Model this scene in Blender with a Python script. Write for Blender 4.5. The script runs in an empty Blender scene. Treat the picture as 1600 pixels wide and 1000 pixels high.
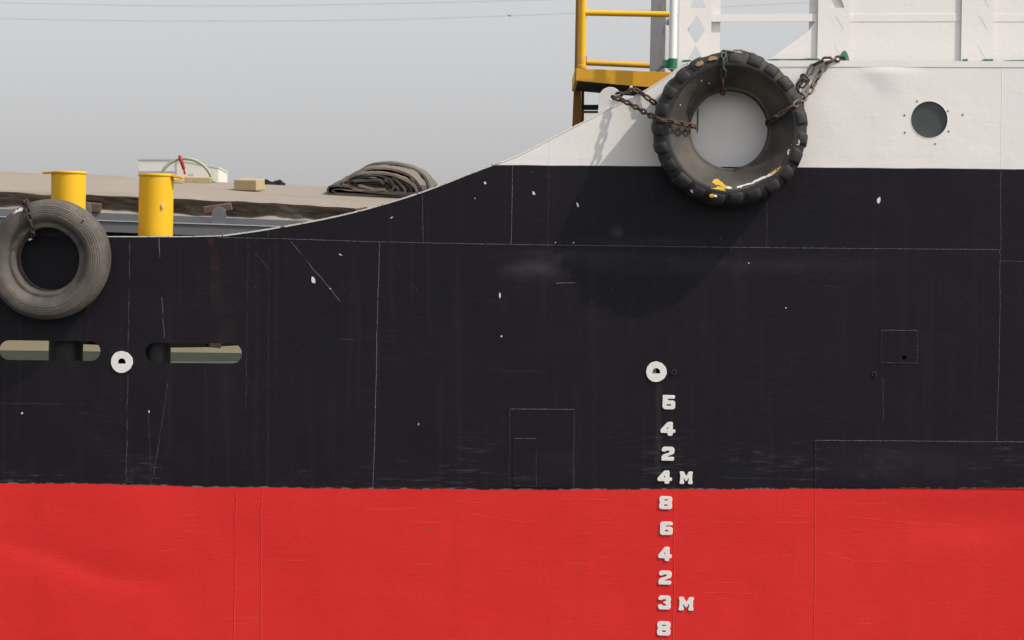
import bpy, bmesh, math, random
from mathutils import Vector, Matrix, noise
random.seed(7)
S = bpy.context.scene
COL = S.collection
# ------------------------------------------------------------------ camera, sky, sun, exposure
D = 32.0            # metres from the lens to the ship's side
PX = 197.0          # photo pixels per metre on the ship's side (from the draft marks)
CZ = 3.29           # lens height above the water
cam = bpy.data.cameras.new('camera'); camo = bpy.data.objects.new('camera', cam); COL.objects.link(camo)
camo.location = (0, -D, CZ); camo.rotation_euler = (math.radians(90), 0, 0)
cam.sensor_width = 36; cam.lens = 36 * D / (1600 / PX); cam.clip_end = 8000; cam.clip_start = 0.5
cam.dof.use_dof = True; cam.dof.focus_distance = D; cam.dof.aperture_fstop = 9
S.camera = camo
SUNV = Vector((2.1, -1.0, 2.5)).normalized()       # towards the sun
w = bpy.data.worlds.new('World'); S.world = w; w.use_nodes = True
nt = w.node_tree; bg = nt.nodes['Background']
sky = nt.nodes.new('ShaderNodeTexSky'); sky.sky_type = 'NISHITA'; sky.sun_disc = False
sky.sun_elevation = math.asin(SUNV.z); sky.sun_rotation = math.atan2(SUNV.x, SUNV.y)
sky.air_density = 1.0; sky.dust_density = 3.2; sky.ozone_density = 1.0; sky.altitude = 0
hs = nt.nodes.new('ShaderNodeHueSaturation'); hs.inputs['Saturation'].default_value = 0.22
hz = nt.nodes.new('ShaderNodeMix'); hz.data_type = 'RGBA'; hz.inputs[0].default_value = 0.5      # even grey haze over the whole sky
hz.inputs[7].default_value = (2.44, 2.42, 2.54, 1)
nt.links.new(sky.outputs[0], hs.inputs['Color']); nt.links.new(hs.outputs[0], hz.inputs[6]); nt.links.new(hz.outputs[2], bg.inputs[0])
bg.inputs[1].default_value = 0.15
sun = bpy.data.lights.new('sun', 'SUN'); suno = bpy.data.objects.new('sun', sun); COL.objects.link(suno)
sun.energy = 2.2; sun.angle = math.radians(0.7); sun.color = (1.0, 0.93, 0.84)
suno.rotation_euler = SUNV.to_track_quat('Z', 'Y').to_euler(); suno.location = SUNV * 50
S.view_settings.view_transform = 'Standard'; S.view_settings.look = 'None'
S.view_settings.gamma = 1.0; S.view_settings.use_curve_mapping = False
S.view_settings.exposure = 0.66
S.render.engine = 'CYCLES'
S.cycles.max_bounces = 6; S.cycles.diffuse_bounces = 3; S.cycles.glossy_bounces = 2; S.cycles.transmission_bounces = 4
S.cycles.use_adaptive_sampling = True; S.cycles.adaptive_threshold = 0.015

# ------------------------------------------------------------------ helpers
def P(px, py, y=0.0):
    """photo pixel at depth y behind the ship's side -> world point"""
    k = (D + y) / D / PX
    return Vector(((px - 800) * k, y, CZ + (500 - py) * k))
def L(n, y=0.0): return n / PX * (D + y) / D

def link_obj(name, mesh, mat=None, parent=None):
    o = bpy.data.objects.new(name, mesh); COL.objects.link(o)
    if mat is not None and len(mesh.materials) == 0: mesh.materials.append(mat)
    if parent is not None: o.parent = parent
    return o
def obj(name, bm, mat, parent=None, smooth=False):
    me = bpy.data.meshes.new(name)
    bmesh.ops.recalc_face_normals(bm, faces=bm.faces)
    if smooth:
        bm.normal_update()
        for f in bm.faces: f.smooth = True
        for e in bm.edges:
            if len(e.link_faces) == 2 and e.calc_face_angle(0) > 0.75: e.smooth = False
    bm.to_mesh(me); bm.free()
    return link_obj(name, me, mat, parent)
def thing(name, label, cat, loc=(0, 0, 0), group=None):
    o = bpy.data.objects.new(name, None); COL.objects.link(o)
    o.location = loc; o.empty_display_size = 0.1
    return tag(o, label, cat, group)
def tag(o, label, cat=None, group=None):
    o['label'] = label
    if cat: o['category'] = cat
    if group: o['group'] = group
    return o
def adopt(parent, *kids):
    """parent parts built in world space to an Empty that stands at the thing's base"""
    for k in kids:
        k.parent = parent; k.matrix_parent_inverse = Matrix.Translation(-Vector(parent.location))

def box(bm, c, size, rot=None, bev=0.0):
    r = bmesh.ops.create_cube(bm, size=1.0); vs = r['verts']
    for v in vs: v.co = Vector((v.co.x * size[0], v.co.y * size[1], v.co.z * size[2]))
    if bev:
        es = list({e for v in vs for e in v.link_edges})
        rr = bmesh.ops.bevel(bm, geom=es, offset=bev, segments=2, affect='EDGES', profile=0.6)
        vs = list({v for f in rr['faces'] for v in f.verts} | {v for v in vs if v.is_valid})
    M = Matrix.Translation(c) @ (rot.to_4x4() if rot else Matrix())
    for v in vs: v.co = M @ v.co
    return vs
def prism(bm, pts, y0, y1, bev=0.0):
    """outline pts (x,z) extruded from depth y0 to y1"""
    a = [bm.verts.new((p[0], y0, p[1])) for p in pts]
    b = [bm.verts.new((p[0], y1, p[1])) for p in pts]
    f1 = bm.faces.new(a); f2 = bm.faces.new(b[::-1]); n = len(pts)
    for i in range(n): bm.faces.new((a[i], b[i], b[(i + 1) % n], a[(i + 1) % n]))
    if bev:
        es = list(f1.edges)
        bmesh.ops.bevel(bm, geom=es, offset=bev, segments=2, affect='EDGES', profile=0.6)
def pxprism(bm, pts, y0, y1, bev=0.0):
    prism(bm, [(lambda q: (q.x, q.z))(P(a, b, y0)) for a, b in pts], y0, y1, bev)
def tube(bm, pts, r, seg=10, closed=False, caps=True, flat=1.0):
    n = len(pts); rings = []; up0 = Vector((0.13, 0.21, 0.97)).normalized()
    for i, p in enumerate(pts):
        p = Vector(p)
        a = Vector(pts[(i - 1) % n] if closed or i > 0 else pts[0]); b = Vector(pts[(i + 1) % n] if closed or i < n - 1 else pts[-1])
        t = (b - a).normalized()
        u = up0 if abs(t.dot(up0)) < 0.9 else Vector((1, 0, 0))
        s = t.cross(u).normalized(); q = s.cross(t).normalized()
        rr = r[i] if isinstance(r, (list, tuple)) else r
        rings.append([bm.verts.new(p + s * math.cos(2 * math.pi * k / seg) * rr + q * math.sin(2 * math.pi * k / seg) * rr * flat) for k in range(seg)])
    m = n if closed else n - 1
    for i in range(m):
        A = rings[i]; B = rings[(i + 1) % n]
        for k in range(seg): bm.faces.new((A[k], A[(k + 1) % seg], B[(k + 1) % seg], B[k]))
    if caps and not closed:
        bm.faces.new(rings[0][::-1]); bm.faces.new(rings[-1])
def revolve(bm, prof, c, axis='y', seg=64, closed=True, fr=None):
    """profile (r, h) about an axis through c; fr(angle, r, h)->(r, h) roughens it"""
    rings = []
    for k in range(seg):
        a = 2 * math.pi * k / seg; ring = []
        for (r, h) in prof:
            if fr: r, h = fr(a, r, h)
            v = (c[0] + r * math.cos(a), c[1] + h, c[2] + r * math.sin(a)) if axis == 'y' else (c[0] + r * math.cos(a), c[1] + r * math.sin(a), c[2] + h)
            ring.append(bm.verts.new(v))
        rings.append(ring)
    m = len(prof)
    for k in range(seg):
        A = rings[k]; B = rings[(k + 1) % seg]
        for i in range(m if closed else m - 1): bm.faces.new((A[i], A[(i + 1) % m], B[(i + 1) % m], B[i]))
    if not closed:
        if prof[0][0] > 1e-6: bm.faces.new([r[0] for r in rings])
        if prof[-1][0] > 1e-6: bm.faces.new([r[-1] for r in rings][::-1])
def curve_at(tab, x):
    """smooth monotone table look-up"""
    if x <= tab[0][0]:
        (a, b), (c, d) = tab[0], tab[1]; return b + (x - a) * (d - b) / (c - a)
    if x >= tab[-1][0]:
        (a, b), (c, d) = tab[-2], tab[-1]; return d + (x - c) * (d - b) / (c - a)
    for i in range(len(tab) - 1):
        if tab[i][0] <= x <= tab[i + 1][0]: break
    x0, y0 = tab[i]; x1, y1 = tab[i + 1]; h = x1 - x0; s = (y1 - y0) / h
    def sl(j):
        if j == 0 or j == len(tab) - 1: return s
        a = (tab[j][1] - tab[j - 1][1]) / (tab[j][0] - tab[j - 1][0]); b = (tab[j + 1][1] - tab[j][1]) / (tab[j + 1][0] - tab[j][0])
        return 0 if a * b <= 0 else 2 * a * b / (a + b)
    t = (x - x0) / h
    return (2*t**3 - 3*t*t + 1) * y0 + (t**3 - 2*t*t + t) * h * sl(i) + (-2*t**3 + 3*t*t) * y1 + (t**3 - t*t) * h * sl(i + 1)
def ss(a, b, x):
    t = min(1, max(0, (x - a) / (b - a))); return t * t * (3 - 2 * t)

# ------------------------------------------------------------------ node helper
class NT:
    def __init__(s, name):
        s.m = bpy.data.materials.new(name); s.m.use_nodes = True; s.t = s.m.node_tree; s.n = s.t.nodes
        s.b = s.n['Principled BSDF']
    def put(s, sock, v):
        if isinstance(v, bpy.types.NodeSocket): s.t.links.new(v, sock)
        elif v is not None:
            if isinstance(v, (tuple, list)) and len(v) == 3 and len(sock.default_value) == 4: v = (*v, 1)
            sock.default_value = v
    def math(s, op, a, b=None, c=None, clamp=False):
        k = s.n.new('ShaderNodeMath'); k.operation = op; k.use_clamp = clamp
        for i, v in enumerate((a, b, c)):
            if v is not None: s.put(k.inputs[i], v)
        return k.outputs[0]
    def vmath(s, op, a, b=None, scale=None):
        k = s.n.new('ShaderNodeVectorMath'); k.operation = op
        s.put(k.inputs[0], a)
        if b is not None: s.put(k.inputs[1], b)
        if scale is not None: s.put(k.inputs[3], scale)
        return k.outputs['Value'] if op in ('LENGTH', 'DOT_PRODUCT', 'DISTANCE') else k.outputs[0]
    def mix(s, f, a, b):
        k = s.n.new('ShaderNodeMix'); k.data_type = 'RGBA'
        s.put(k.inputs[0], f); s.put(k.inputs[6], a); s.put(k.inputs[7], b); return k.outputs[2]
    def fmix(s, f, a, b):
        k = s.n.new('ShaderNodeMix'); s.put(k.inputs[0], f); s.put(k.inputs[2], a); s.put(k.inputs[3], b); return k.outputs[0]
    def noise(s, vec, scale=1.0, detail=3.0, rough=0.55, dist=0.0, color=False):
        k = s.n.new('ShaderNodeTexNoise'); s.put(k.inputs['Vector'], vec); k.inputs['Scale'].default_value = scale
        k.inputs['Detail'].default_value = detail; k.inputs['Roughness'].default_value = rough; k.inputs['Distortion'].default_value = dist
        return k.outputs['Color' if color else 'Fac']
    def step(s, x, a, b, smooth=True):
        k = s.n.new('ShaderNodeMapRange'); k.interpolation_type = 'SMOOTHSTEP' if smooth else 'LINEAR'; k.clamp = True
        s.put(k.inputs[0], x); s.put(k.inputs[1], a); s.put(k.inputs[2], b); return k.outputs[0]
    def pos(s): return s.n.new('ShaderNodeNewGeometry').outputs['Position']
    def ob(s): return s.n.new('ShaderNodeTexCoord').outputs['Object']
    def sep(s, v):
        k = s.n.new('ShaderNodeSeparateXYZ'); s.put(k.inputs[0], v); return k.outputs
    def comb(s, x, y, z):
        k = s.n.new('ShaderNodeCombineXYZ')
        for i, v in enumerate((x, y, z)): s.put(k.inputs[i], v)
        return k.outputs[0]
    def scale(s, v, xyz): return s.vmath('MULTIPLY', v, xyz)
    def bump(s, h, strength=0.3, dist=0.01, normal=None):
        k = s.n.new('ShaderNodeBump'); k.inputs['Strength'].default_value = strength; k.inputs['Distance'].default_value = dist
        s.put(k.inputs['Height'], h)
        if normal is not None: s.put(k.inputs['Normal'], normal)
        return k.outputs[0]
    def out(s, col=None, rough=None, normal=None, metal=None, spec=None):
        if col is not None: s.put(s.b.inputs['Base Color'], col)
        if rough is not None: s.put(s.b.inputs['Roughness'], rough)
        if normal is not None: s.put(s.b.inputs['Normal'], normal)
        if metal is not None: s.put(s.b.inputs['Metallic'], metal)
        if spec is not None: s.put(s.b.inputs['Specular IOR Level'], spec)
        return s.m

# ------------------------------------------------------------------ materials
TOP = [(-1000, 366), (0, 368), (172, 370), (270, 370), (335, 369), (380, 364), (420, 358), (500, 343.5), (560, 330), (600, 319), (650, 303.5),
       (690, 289), (730, 273), (778, 255), (800, 247), (860, 217), (900, 196.5), (935, 178.5), (1005, 143), (1045, 118), (1068, 100), (1085, 95.5), (1110, 95), (1600, 96), (2800, 97)]
SEAM = [(-1000, 366), (0, 369), (200, 371), (350, 371.5), (600, 378), (800, 382), (1000, 384.5), (1200, 387), (1560, 390), (2800, 398)]
RED = [(-1000, 742), (0, 755), (120, 756), (250, 759), (500, 763), (800, 765), (1300, 763.5), (1600, 763), (2800, 765)]

def hull_paint(name, chalk=0.0):
    n = NT(name); pos = n.pos(); X, Y, Z = n.sep(pos)
    px = n.math('MULTIPLY_ADD', X, PX, 800.0); py = n.math('MULTIPLY_ADD', n.math('SUBTRACT', Z, CZ), -PX, 500.0)
    p2 = n.comb(px, py, 0.0)
    wob = n.noise(pos, 9.0, 3); wob2 = n.noise(n.scale(pos, (2.2, 1, 2.2)), 1.0, 2)
    # paint lines (in ship pixels)
    fc = n.n.new('ShaderNodeFloatCurve'); cv = fc.mapping.curves[0]
    tab = [(x, y) for x, y in RED]
    cv.points[0].location = (0, (tab[0][1] - 740) / 30); cv.points[1].location = (1, (tab[-1][1] - 740) / 30)
    for x, y in tab[1:-1]: cv.points.new((x + 1000) / 3800, (y - 740) / 30)
    fc.mapping.update(); n.put(fc.inputs['Value'], n.math('DIVIDE', n.math('ADD', px, 1000.0), 3800.0))
    redl = n.math('MULTIPLY_ADD', fc.outputs[0], 30.0, 740.0)
    jit = n.math('ADD', n.math('MULTIPLY_ADD', wob, 2.6, -1.3), n.math('MULTIPLY_ADD', wob2, 4.0, -2.0))
    dr = n.math('SUBTRACT', n.math('ADD', py, jit), redl)
    isred = n.step(dr, -0.5, 0.5)
    wl = n.math('MULTIPLY_ADD', n.math('SUBTRACT', px, 780.0), 0.0078, 257.5)
    dw = n.math('SUBTRACT', n.math('MULTIPLY_ADD', wob2, 2.4, py), wl)
    iswhite = n.step(dw, 2.2, 0.8)
    # ---- black
    big = n.noise(pos, 0.8, 4); streak = n.noise(n.scale(pos, (13.0, 1, 0.5)), 1.0, 5, 0.6)
    blk = n.mix(big, (0.0052, 0.0050, 0.0105), (0.0115, 0.0080, 0.0110))
    blk = n.mix(n.math('MULTIPLY', n.step(streak, 0.50, 0.80), 0.32), blk, (0.034, 0.029, 0.031))
    low = n.step(py, 660.0, 755.0)
    scuff = n.noise(n.scale(pos, (5.0, 1, 46.0)), 1.0, 6, 0.72, 0.6)
    patch = n.step(n.noise(n.scale(pos, (1.1, 1, 2.4)), 1.0, 3), 0.45, 0.68)
    m_sc = n.math('MULTIPLY', n.math('MULTIPLY', n.step(scuff, 0.50, 0.72), patch), n.math('MULTIPLY_ADD', low, 0.75, 0.10))
    blk = n.mix(m_sc, blk, (0.13, 0.12, 0.12))
    speck = n.step(n.noise(pos, 70.0, 1, 0.4), 0.80, 0.86)
    blk = n.mix(n.math('MULTIPLY', speck, 0.45), blk, (0.30, 0.29, 0.29))
    dash = n.step(n.noise(n.scale(pos, (3.0, 1, 24.0)), 1.0, 5, 0.75), 0.30, 0.70)
    dpx = n.vmath('ADD', p2, n.vmath('SCALE', n.vmath('SUBTRACT', n.noise(pos, 6.0, 3, 0.6, 0, True), (0.5, 0.5, 0.5)), scale=5.0))
    def seg(x0, y0, x1, y1, wd):
        a = (x0, y0, 0); ba = Vector((x1 - x0, y1 - y0, 0))
        pa = n.vmath('SUBTRACT', dpx, a)
        h = n.math('DIVIDE', n.vmath('DOT_PRODUCT', pa, tuple(ba)), ba.length_squared, clamp=True)
        d = n.vmath('LENGTH', n.vmath('SUBTRACT', pa, n.vmath('SCALE', tuple(ba), scale=h)))
        return n.step(d, wd, wd * 0.25)
    for (x0, y0, x1, y1, wd, al, ds) in [
            (455, 378, 531, 470, 1.1, .26, 0), (531, 445, 560, 470, .9, .16, 1), (620, 412, 655, 458, 1.0, .16, 1), (203, 374, 197, 760, 1.1, .42, 1), (420, 378, 418, 760, .9, .16, 1),
            (388, 380, 384, 640, .9, .2, 1), (660, 305, 661, 380, 1.0, .3, 1), (253, 466, 257, 528, 1.0, .24, 0), (249, 372, 249, 402, 1.0, .38, 0),
            (0, 630, 130, 631, .9, .22, 1), (870, 443, 898, 441, 1.2, .3, 0), (765, 579, 850, 580, .9, .16, 1), (262, 600, 240, 742, 1.4, .25, 1),
            (232, 640, 236, 760, 1.2, .2, 1), (1030, 605, 1028, 740, 7, .03, 0), 
            (533, 530, 560, 532, 1.6, .16, 1), (400, 395, 420, 420, 1.2, .2, 1), (700, 733, 790, 742, 1.2, .12, 1), (858, 218, 856, 384, .9, .22, 1), (1380, 592, 1380, 660, 1, .10, 0),
            (1130, 746, 1270, 749, 1.2, .16, 1), (590, 748, 690, 752, 1.2, .16, 1)]:
        f = n.math('MULTIPLY', seg(x0, y0, x1, y1, wd), al)
        if ds: f = n.math('MULTIPLY', n.math('MULTIPLY', f, dash), 0.6)
        blk = n.mix(f, blk, (0.36, 0.34, 0.34))
    soft = n.noise(n.scale(pos, (1.5, 1, 4.0)), 1.6, 4, 0.6)
    def blot(cx, cy, rx, ry, al, col):
        nonlocal blk
        q = n.vmath('MULTIPLY', n.vmath('SUBTRACT', p2, (cx, cy, 0)), (1 / rx, 1 / ry, 0))
        f = n.math('MULTIPLY', n.step(n.vmath('LENGTH', q), 1.0, 0.0), n.math('MULTIPLY', n.step(soft, 0.25, 0.7), al))
        blk = n.mix(f, blk, col)
    for b in [(835, 422, 70, 26, .42), (964, 362, 16, 13, .7), (1060, 412, 330, 24, .17), (880, 398, 170, 14, .16), (1310, 415, 160, 22, .07), (1000, 378, 220, 12, .15),
              (1400, 725, 180, 40, .14), (870, 725, 60, 35, .10)]:
        blot(*b, (0.10, 0.095, 0.105))  # wipe marks; the long pale ones paint in blurred reflections
    blot(330, 377, 9, 11, 1.0, (0.13, 0.035, 0.018)); blot(336, 430, 12, 75, .5, (0.07, 0.03, 0.018)); blot(352, 560, 26, 180, .18, (0.06, 0.03, 0.02))
    # ---- red
    rn = n.noise(pos, 1.3, 4); redc = n.mix(rn, (0.64, 0.0185, 0.0175), (0.73, 0.029, 0.025))
    rsc = n.noise(n.scale(pos, (2.6, 1, 62.0)), 1.0, 5, 0.7, 0.5)
    rpatch = n.step(n.noise(n.scale(pos, (1.6, 1, 2.6)), 1.0, 2), 0.48, 0.66)
    m_r = n.math('MULTIPLY', n.math('MULTIPLY', n.step(rsc, 0.56, 0.72), rpatch), 0.36)
    redc = n.mix(m_r, redc, (0.76, 0.11, 0.085))
    rstreak = n.step(n.noise(n.scale(pos, (6.0, 1, 0.4)), 1.0, 4), 0.5, 0.8); redc = n.mix(n.math('MULTIPLY', rstreak, 0.25), redc, (0.54, 0.020, 0.018))
    q = n.vmath('MULTIPLY', n.vmath('SUBTRACT', dpx, (670, 828, 0)), (1 / 10.0, 1 / 3.5, 0)); redc = n.mix(n.math('MULTIPLY', n.step(n.vmath('LENGTH', q), 1.0, 0.3), .5), redc, (0.16, 0.09, 0.07))
    # ---- white
    wn = n.noise(pos, 2.0, 5); wht = n.mix(wn, (0.795, 0.76, 0.73), (0.845, 0.81, 0.78))
    wash = n.math('MULTIPLY', n.step(dw, -26.0, -2.0), n.step(n.noise(n.scale(pos, (1.5, 1, 14.0)), 1.0, 4), 0.42, 0.62))
    wht = n.mix(n.math('MULTIPLY', wash, 0.38), wht, (0.62, 0.65, 0.68))
    wst = n.step(n.noise(n.scale(pos, (14.0, 1, 0.7)), 1.0, 4), 0.56, 0.8); wht = n.mix(n.math('MULTIPLY', wst, 0.18), wht, (0.62, 0.58, 0.53))
    spk = n.step(n.noise(pos, 46.0, 1, 0.3), 0.80, 0.84); wht = n.mix(n.math('MULTIPLY', spk, 0.35), wht, (0.35, 0.30, 0.26))
    col = n.mix(isred, blk, redc)
    rim = n.math('MULTIPLY', n.step(n.math('ABSOLUTE', n.math('ADD', dr, 0.9)), 1.1, 0.4), n.step(n.noise(n.scale(pos, (11.0, 1, 3.0)), 1.0, 4), 0.45, 0.62))
    col = n.mix(n.math('MULTIPLY', rim, 0.38), col, (0.42, 0.36, 0.35))
    col = n.mix(iswhite, col, wht)
    if chalk:
        isblk = n.math('MULTIPLY', n.math('SUBTRACT', 1.0, isred), n.math('SUBTRACT', 1.0, iswhite))
        ch = n.step(n.noise(pos, 34.0, 5, 0.75), 0.22, 0.68)
        col = n.mix(n.math('MULTIPLY', n.math('MULTIPLY', ch, isblk), chalk), col, (0.42, 0.41, 0.41))
        col = n.mix(n.math('MULTIPLY', n.math('MULTIPLY', ch, isred), 0.25), col, (0.75, 0.16, 0.12))
    # fine relief: brush marks, scrapes, pitting
    h = n.math('ADD', n.math('MULTIPLY', n.noise(pos, 55.0, 4, 0.6), 0.35), n.math('MULTIPLY', n.noise(n.scale(pos, (3.0, 1, 26.0)), 1.0, 5, 0.7), 0.36))
    h = n.math('ADD', h, n.math('MULTIPLY', n.math('MULTIPLY', n.noise(n.scale(pos, (1, 1, 1.6)), 24.0, 4, 0.6), n.step(n.noise(pos, 2.1, 3), 0.45, 0.65)), 0.9))
    h = n.math('ADD', h, n.math('MULTIPLY', n.noise(pos, 7.0, 4, 0.6), 1.0)); rd = n.math('MULTIPLY', n.step(n.noise(n.scale(pos, (3.2, 1, 40.0)), 1.0, 5, 0.7, 0.8), 0.50, 0.70), n.step(n.noise(n.scale(pos, (0.9, 1, 1.6)), 1.0, 3), 0.40, 0.62))
    h = n.math('ADD', h, n.math('MULTIPLY', n.math('MULTIPLY', rd, isred), 0.40)); h = n.math('ADD', h, n.math('MULTIPLY', m_r, 1.2))
    bp = n.bump(h, 0.30, 0.0055)
    rough = n.fmix(n.noise(n.scale(pos, (1, 1, 2.0)), 1.5, 4), 0.36, 0.56)
    spc = n.fmix(n.math('MAXIMUM', isred, iswhite), 0.20, 0.25)
    return n.out(col, rough, bp, spec=spc)

def plain(name, c0, c1=None, rough=0.55, scale=6.0, bump=0.15, bscale=30.0, metal=0.0, stain=None, st=(0.58, 0.72), stretch=(1, 1, 1), spec=0.4):
    n = NT(name); p = n.scale(n.ob(), stretch)
    c1 = c1 or tuple(v * 0.82 for v in c0)
    col = n.mix(n.noise(p, scale, 4), c0, c1)
    if stain: col = n.mix(n.step(n.noise(p, scale * 1.9, 5, 0.65), *st), col, stain)
    return n.out(col, n.fmix(n.noise(p, scale * 2, 3), rough * 0.85, min(1, rough * 1.15)), n.bump(n.noise(p, bscale, 4, 0.6), bump, 0.01), metal, spec)
HULL = hull_paint('hull_paint'); WELD = hull_paint('weld_paint', 0.42); WELDF = hull_paint('faint_weld_paint', 0.22)
YEL = plain('yellow_paint', (0.82, 0.46, 0.010), (0.78, 0.42, 0.010), 0.62, 4.0, 0.10, 40, stain=(0.50, 0.24, 0.03), st=(0.63, 0.78))
YELD = plain('old_yellow_paint', (0.70, 0.37, 0.02), (0.62, 0.31, 0.02), 0.55, 6.0, 0.15, 40, stain=(0.40, 0.19, 0.03), st=(0.60, 0.80))
ORG = plain('shaded_yellow_paint', (0.34, 0.15, 0.02), (0.26, 0.11, 0.02), 0.6, 9.0, 0.2, 40, stain=(0.12, 0.06, 0.03))  # yellow with the ladder's shade mixed in, brown stains; also on rear post
WHITE = plain('white_paint', (0.845, 0.81, 0.775), (0.80, 0.765, 0.73), 0.5, 3.0, 0.12, 26, stain=(0.60, 0.56, 0.51), st=(0.66, 0.85))
WORN = plain('worn_white_edge', (0.66, 0.64, 0.60), (0.50, 0.47, 0.43), 0.6, 12.0, 0.3, 50, stain=(0.10, 0.09, 0.09), st=(0.56, 0.64))
WGREY = plain('grey_column_paint', (0.50, 0.50, 0.51), (0.42, 0.42, 0.44), 0.55, 5.0, 0.1, 30, stain=(0.30, 0.19, 0.15), st=(0.58, 0.74), stretch=(2, 2, .5))
MARK = plain('mark_paint', (0.82, 0.79, 0.75), (0.74, 0.71, 0.67), 0.6, 30.0, 0.35, 80, stain=(0.45, 0.40, 0.37), st=(0.64, 0.8))
DISC = plain('scupper_paint', (0.82, 0.80, 0.76), (0.72, 0.70, 0.66), 0.65, 25.0, 0.22, 60, stain=(0.50, 0.45, 0.42), st=(0.62, 0.78))
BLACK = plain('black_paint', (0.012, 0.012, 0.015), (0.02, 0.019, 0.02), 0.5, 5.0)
FLOORB = plain('near_black_floor', (0.004, 0.004, 0.005), (0.006, 0.006, 0.007), 0.8, 5.0, spec=0.15)  # platform floor, blacker than the black paint
GREY = plain('coaming_grey_paint', (0.150, 0.158, 0.172), (0.125, 0.132, 0.145), 0.5, 4.0, 0.12, 30, stain=(0.15, 0.12, 0.10), st=(0.66, 0.8))
CREAM = plain('cream_paint', (0.50, 0.44, 0.30), (0.43, 0.38, 0.26), 0.55, 3.0)
DECK = plain('green_deck_paint', (0.10, 0.115, 0.095), (0.12, 0.135, 0.11), 0.6, 3.0, 0.2, 20, stain=(0.18, 0.14, 0.10))
GREEN = plain('green_paint', (0.015, 0.16, 0.065), (0.02, 0.20, 0.09), 0.5, 9.0, stain=(0.16, 0.24, 0.15), st=(0.64, 0.74))
LGREEN = plain('light_green_paint', (0.07, 0.26, 0.14), (0.05, 0.20, 0.11), 0.55, 14.0, stain=(0.20, 0.12, 0.06), st=(0.62, 0.74))
CGREEN = plain('green_chain_paint', (0.02, 0.085, 0.05), (0.05, 0.06, 0.04), 0.6, 40, 0.4, 100, stain=(0.12, 0.07, 0.045), st=(0.52, 0.66))
RUST = plain('rusty_chain', (0.115, 0.060, 0.040), (0.060, 0.040, 0.034), 0.75, 40.0, 0.5, 120, 0.15, stain=(0.24, 0.15, 0.10), st=(0.58, 0.7))
RUSTD = plain('dark_rusty_chain', (0.055, 0.036, 0.030), (0.035, 0.027, 0.025), 0.8, 40.0, 0.5, 120, 0.1, stain=(0.10, 0.06, 0.045))
STEEL = plain('bare_chain_steel', (0.17, 0.135, 0.11), (0.10, 0.075, 0.06), 0.6, 30.0, 0.4, 120, 0.3, stain=(0.40, 0.33, 0.26), st=(0.58, 0.68))
WOOD = plain('pale_timber', (0.50, 0.39, 0.24), (0.40, 0.30, 0.17), 0.75, 8.0, 0.4, 22, stretch=(1.2, 9, 9))
WOODD = plain('weathered_timber', (0.16, 0.10, 0.065), (0.11, 0.07, 0.05), 0.8, 8.0, 0.4, 22, stretch=(1.2, 9, 9))
YSPOT = plain('yellow_smear', (0.62, 0.40, 0.03), (0.45, 0.28, 0.02), 0.6, 30, 0.4, 60); WSPOT = plain('white_smear', (0.75, 0.73, 0.70), (0.6, 0.58, 0.56), 0.6, 40, 0.3, 60)
OSPOT = plain('orange_smear', (0.50, 0.22, 0.09), (0.20, 0.15, 0.09), 0.7, 30, 0.4, 60, stain=(0.06, 0.14, 0.07), st=(0.55, 0.62))
HOSE = plain('green_hose_rubber', (0.34, 0.40, 0.29), (0.29, 0.35, 0.24), 0.5, 10.0); REDP = plain('red_plastic', (0.36, 0.025, 0.03), (0.28, 0.02, 0.025), 0.4, 20)
BWALL = plain('far_building_wall', (0.70, 0.66, 0.58), (0.66, 0.62, 0.55), 0.8, 0.3); BBAND = plain('far_building_band', (0.47, 0.49, 0.52), None, 0.8, 0.3); BLEFT = plain('far_building_grey', (0.66, 0.65, 0.62), (0.62, 0.61, 0.59), 0.8, 0.3)
WIRE = plain('weathered_wire', (0.30, 0.29, 0.29), None, 0.7, 1.0); LAND = plain('far_bank_soil', (0.22, 0.2, 0.15), (0.12, 0.14, 0.08), 0.9, 0.05)

def canvas(name, c0, c1, fold=0.5):
    n = NT(name); p = n.ob()
    col = n.mix(n.noise(p, 1.4, 5, 0.6), c0, c1)
    col = n.mix(n.math('MULTIPLY', n.step(n.noise(n.scale(p, (0.5, 5, 5)), 1.0, 4), 0.5, 0.75), 0.5), col, tuple(v * 0.62 for v in c0))
    col = n.mix(n.math('MULTIPLY', n.step(n.noise(p, 9.0, 4), 0.6, 0.75), 0.35), col, tuple(min(1, v * 1.45) for v in c0))
    h = n.math('ADD', n.math('MULTIPLY', n.noise(p, 130.0, 2), 0.3), n.math('MULTIPLY', n.noise(n.scale(p, (1.0, 2.5, 2.5)), 5.0, 4, 0.6), fold * 3))
    return n.out(col, 0.82, n.bump(h, 0.45, 0.012), spec=0.2)
TARP = canvas('canvas', (0.305, 0.262, 0.218), (0.25, 0.214, 0.180)); TARPD = canvas('dark_canvas', (0.085, 0.075, 0.070), (0.060, 0.055, 0.053)); TARPG = canvas('grey_green_canvas', (0.15, 0.145, 0.125), (0.125, 0.12, 0.105), 0.25)

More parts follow.
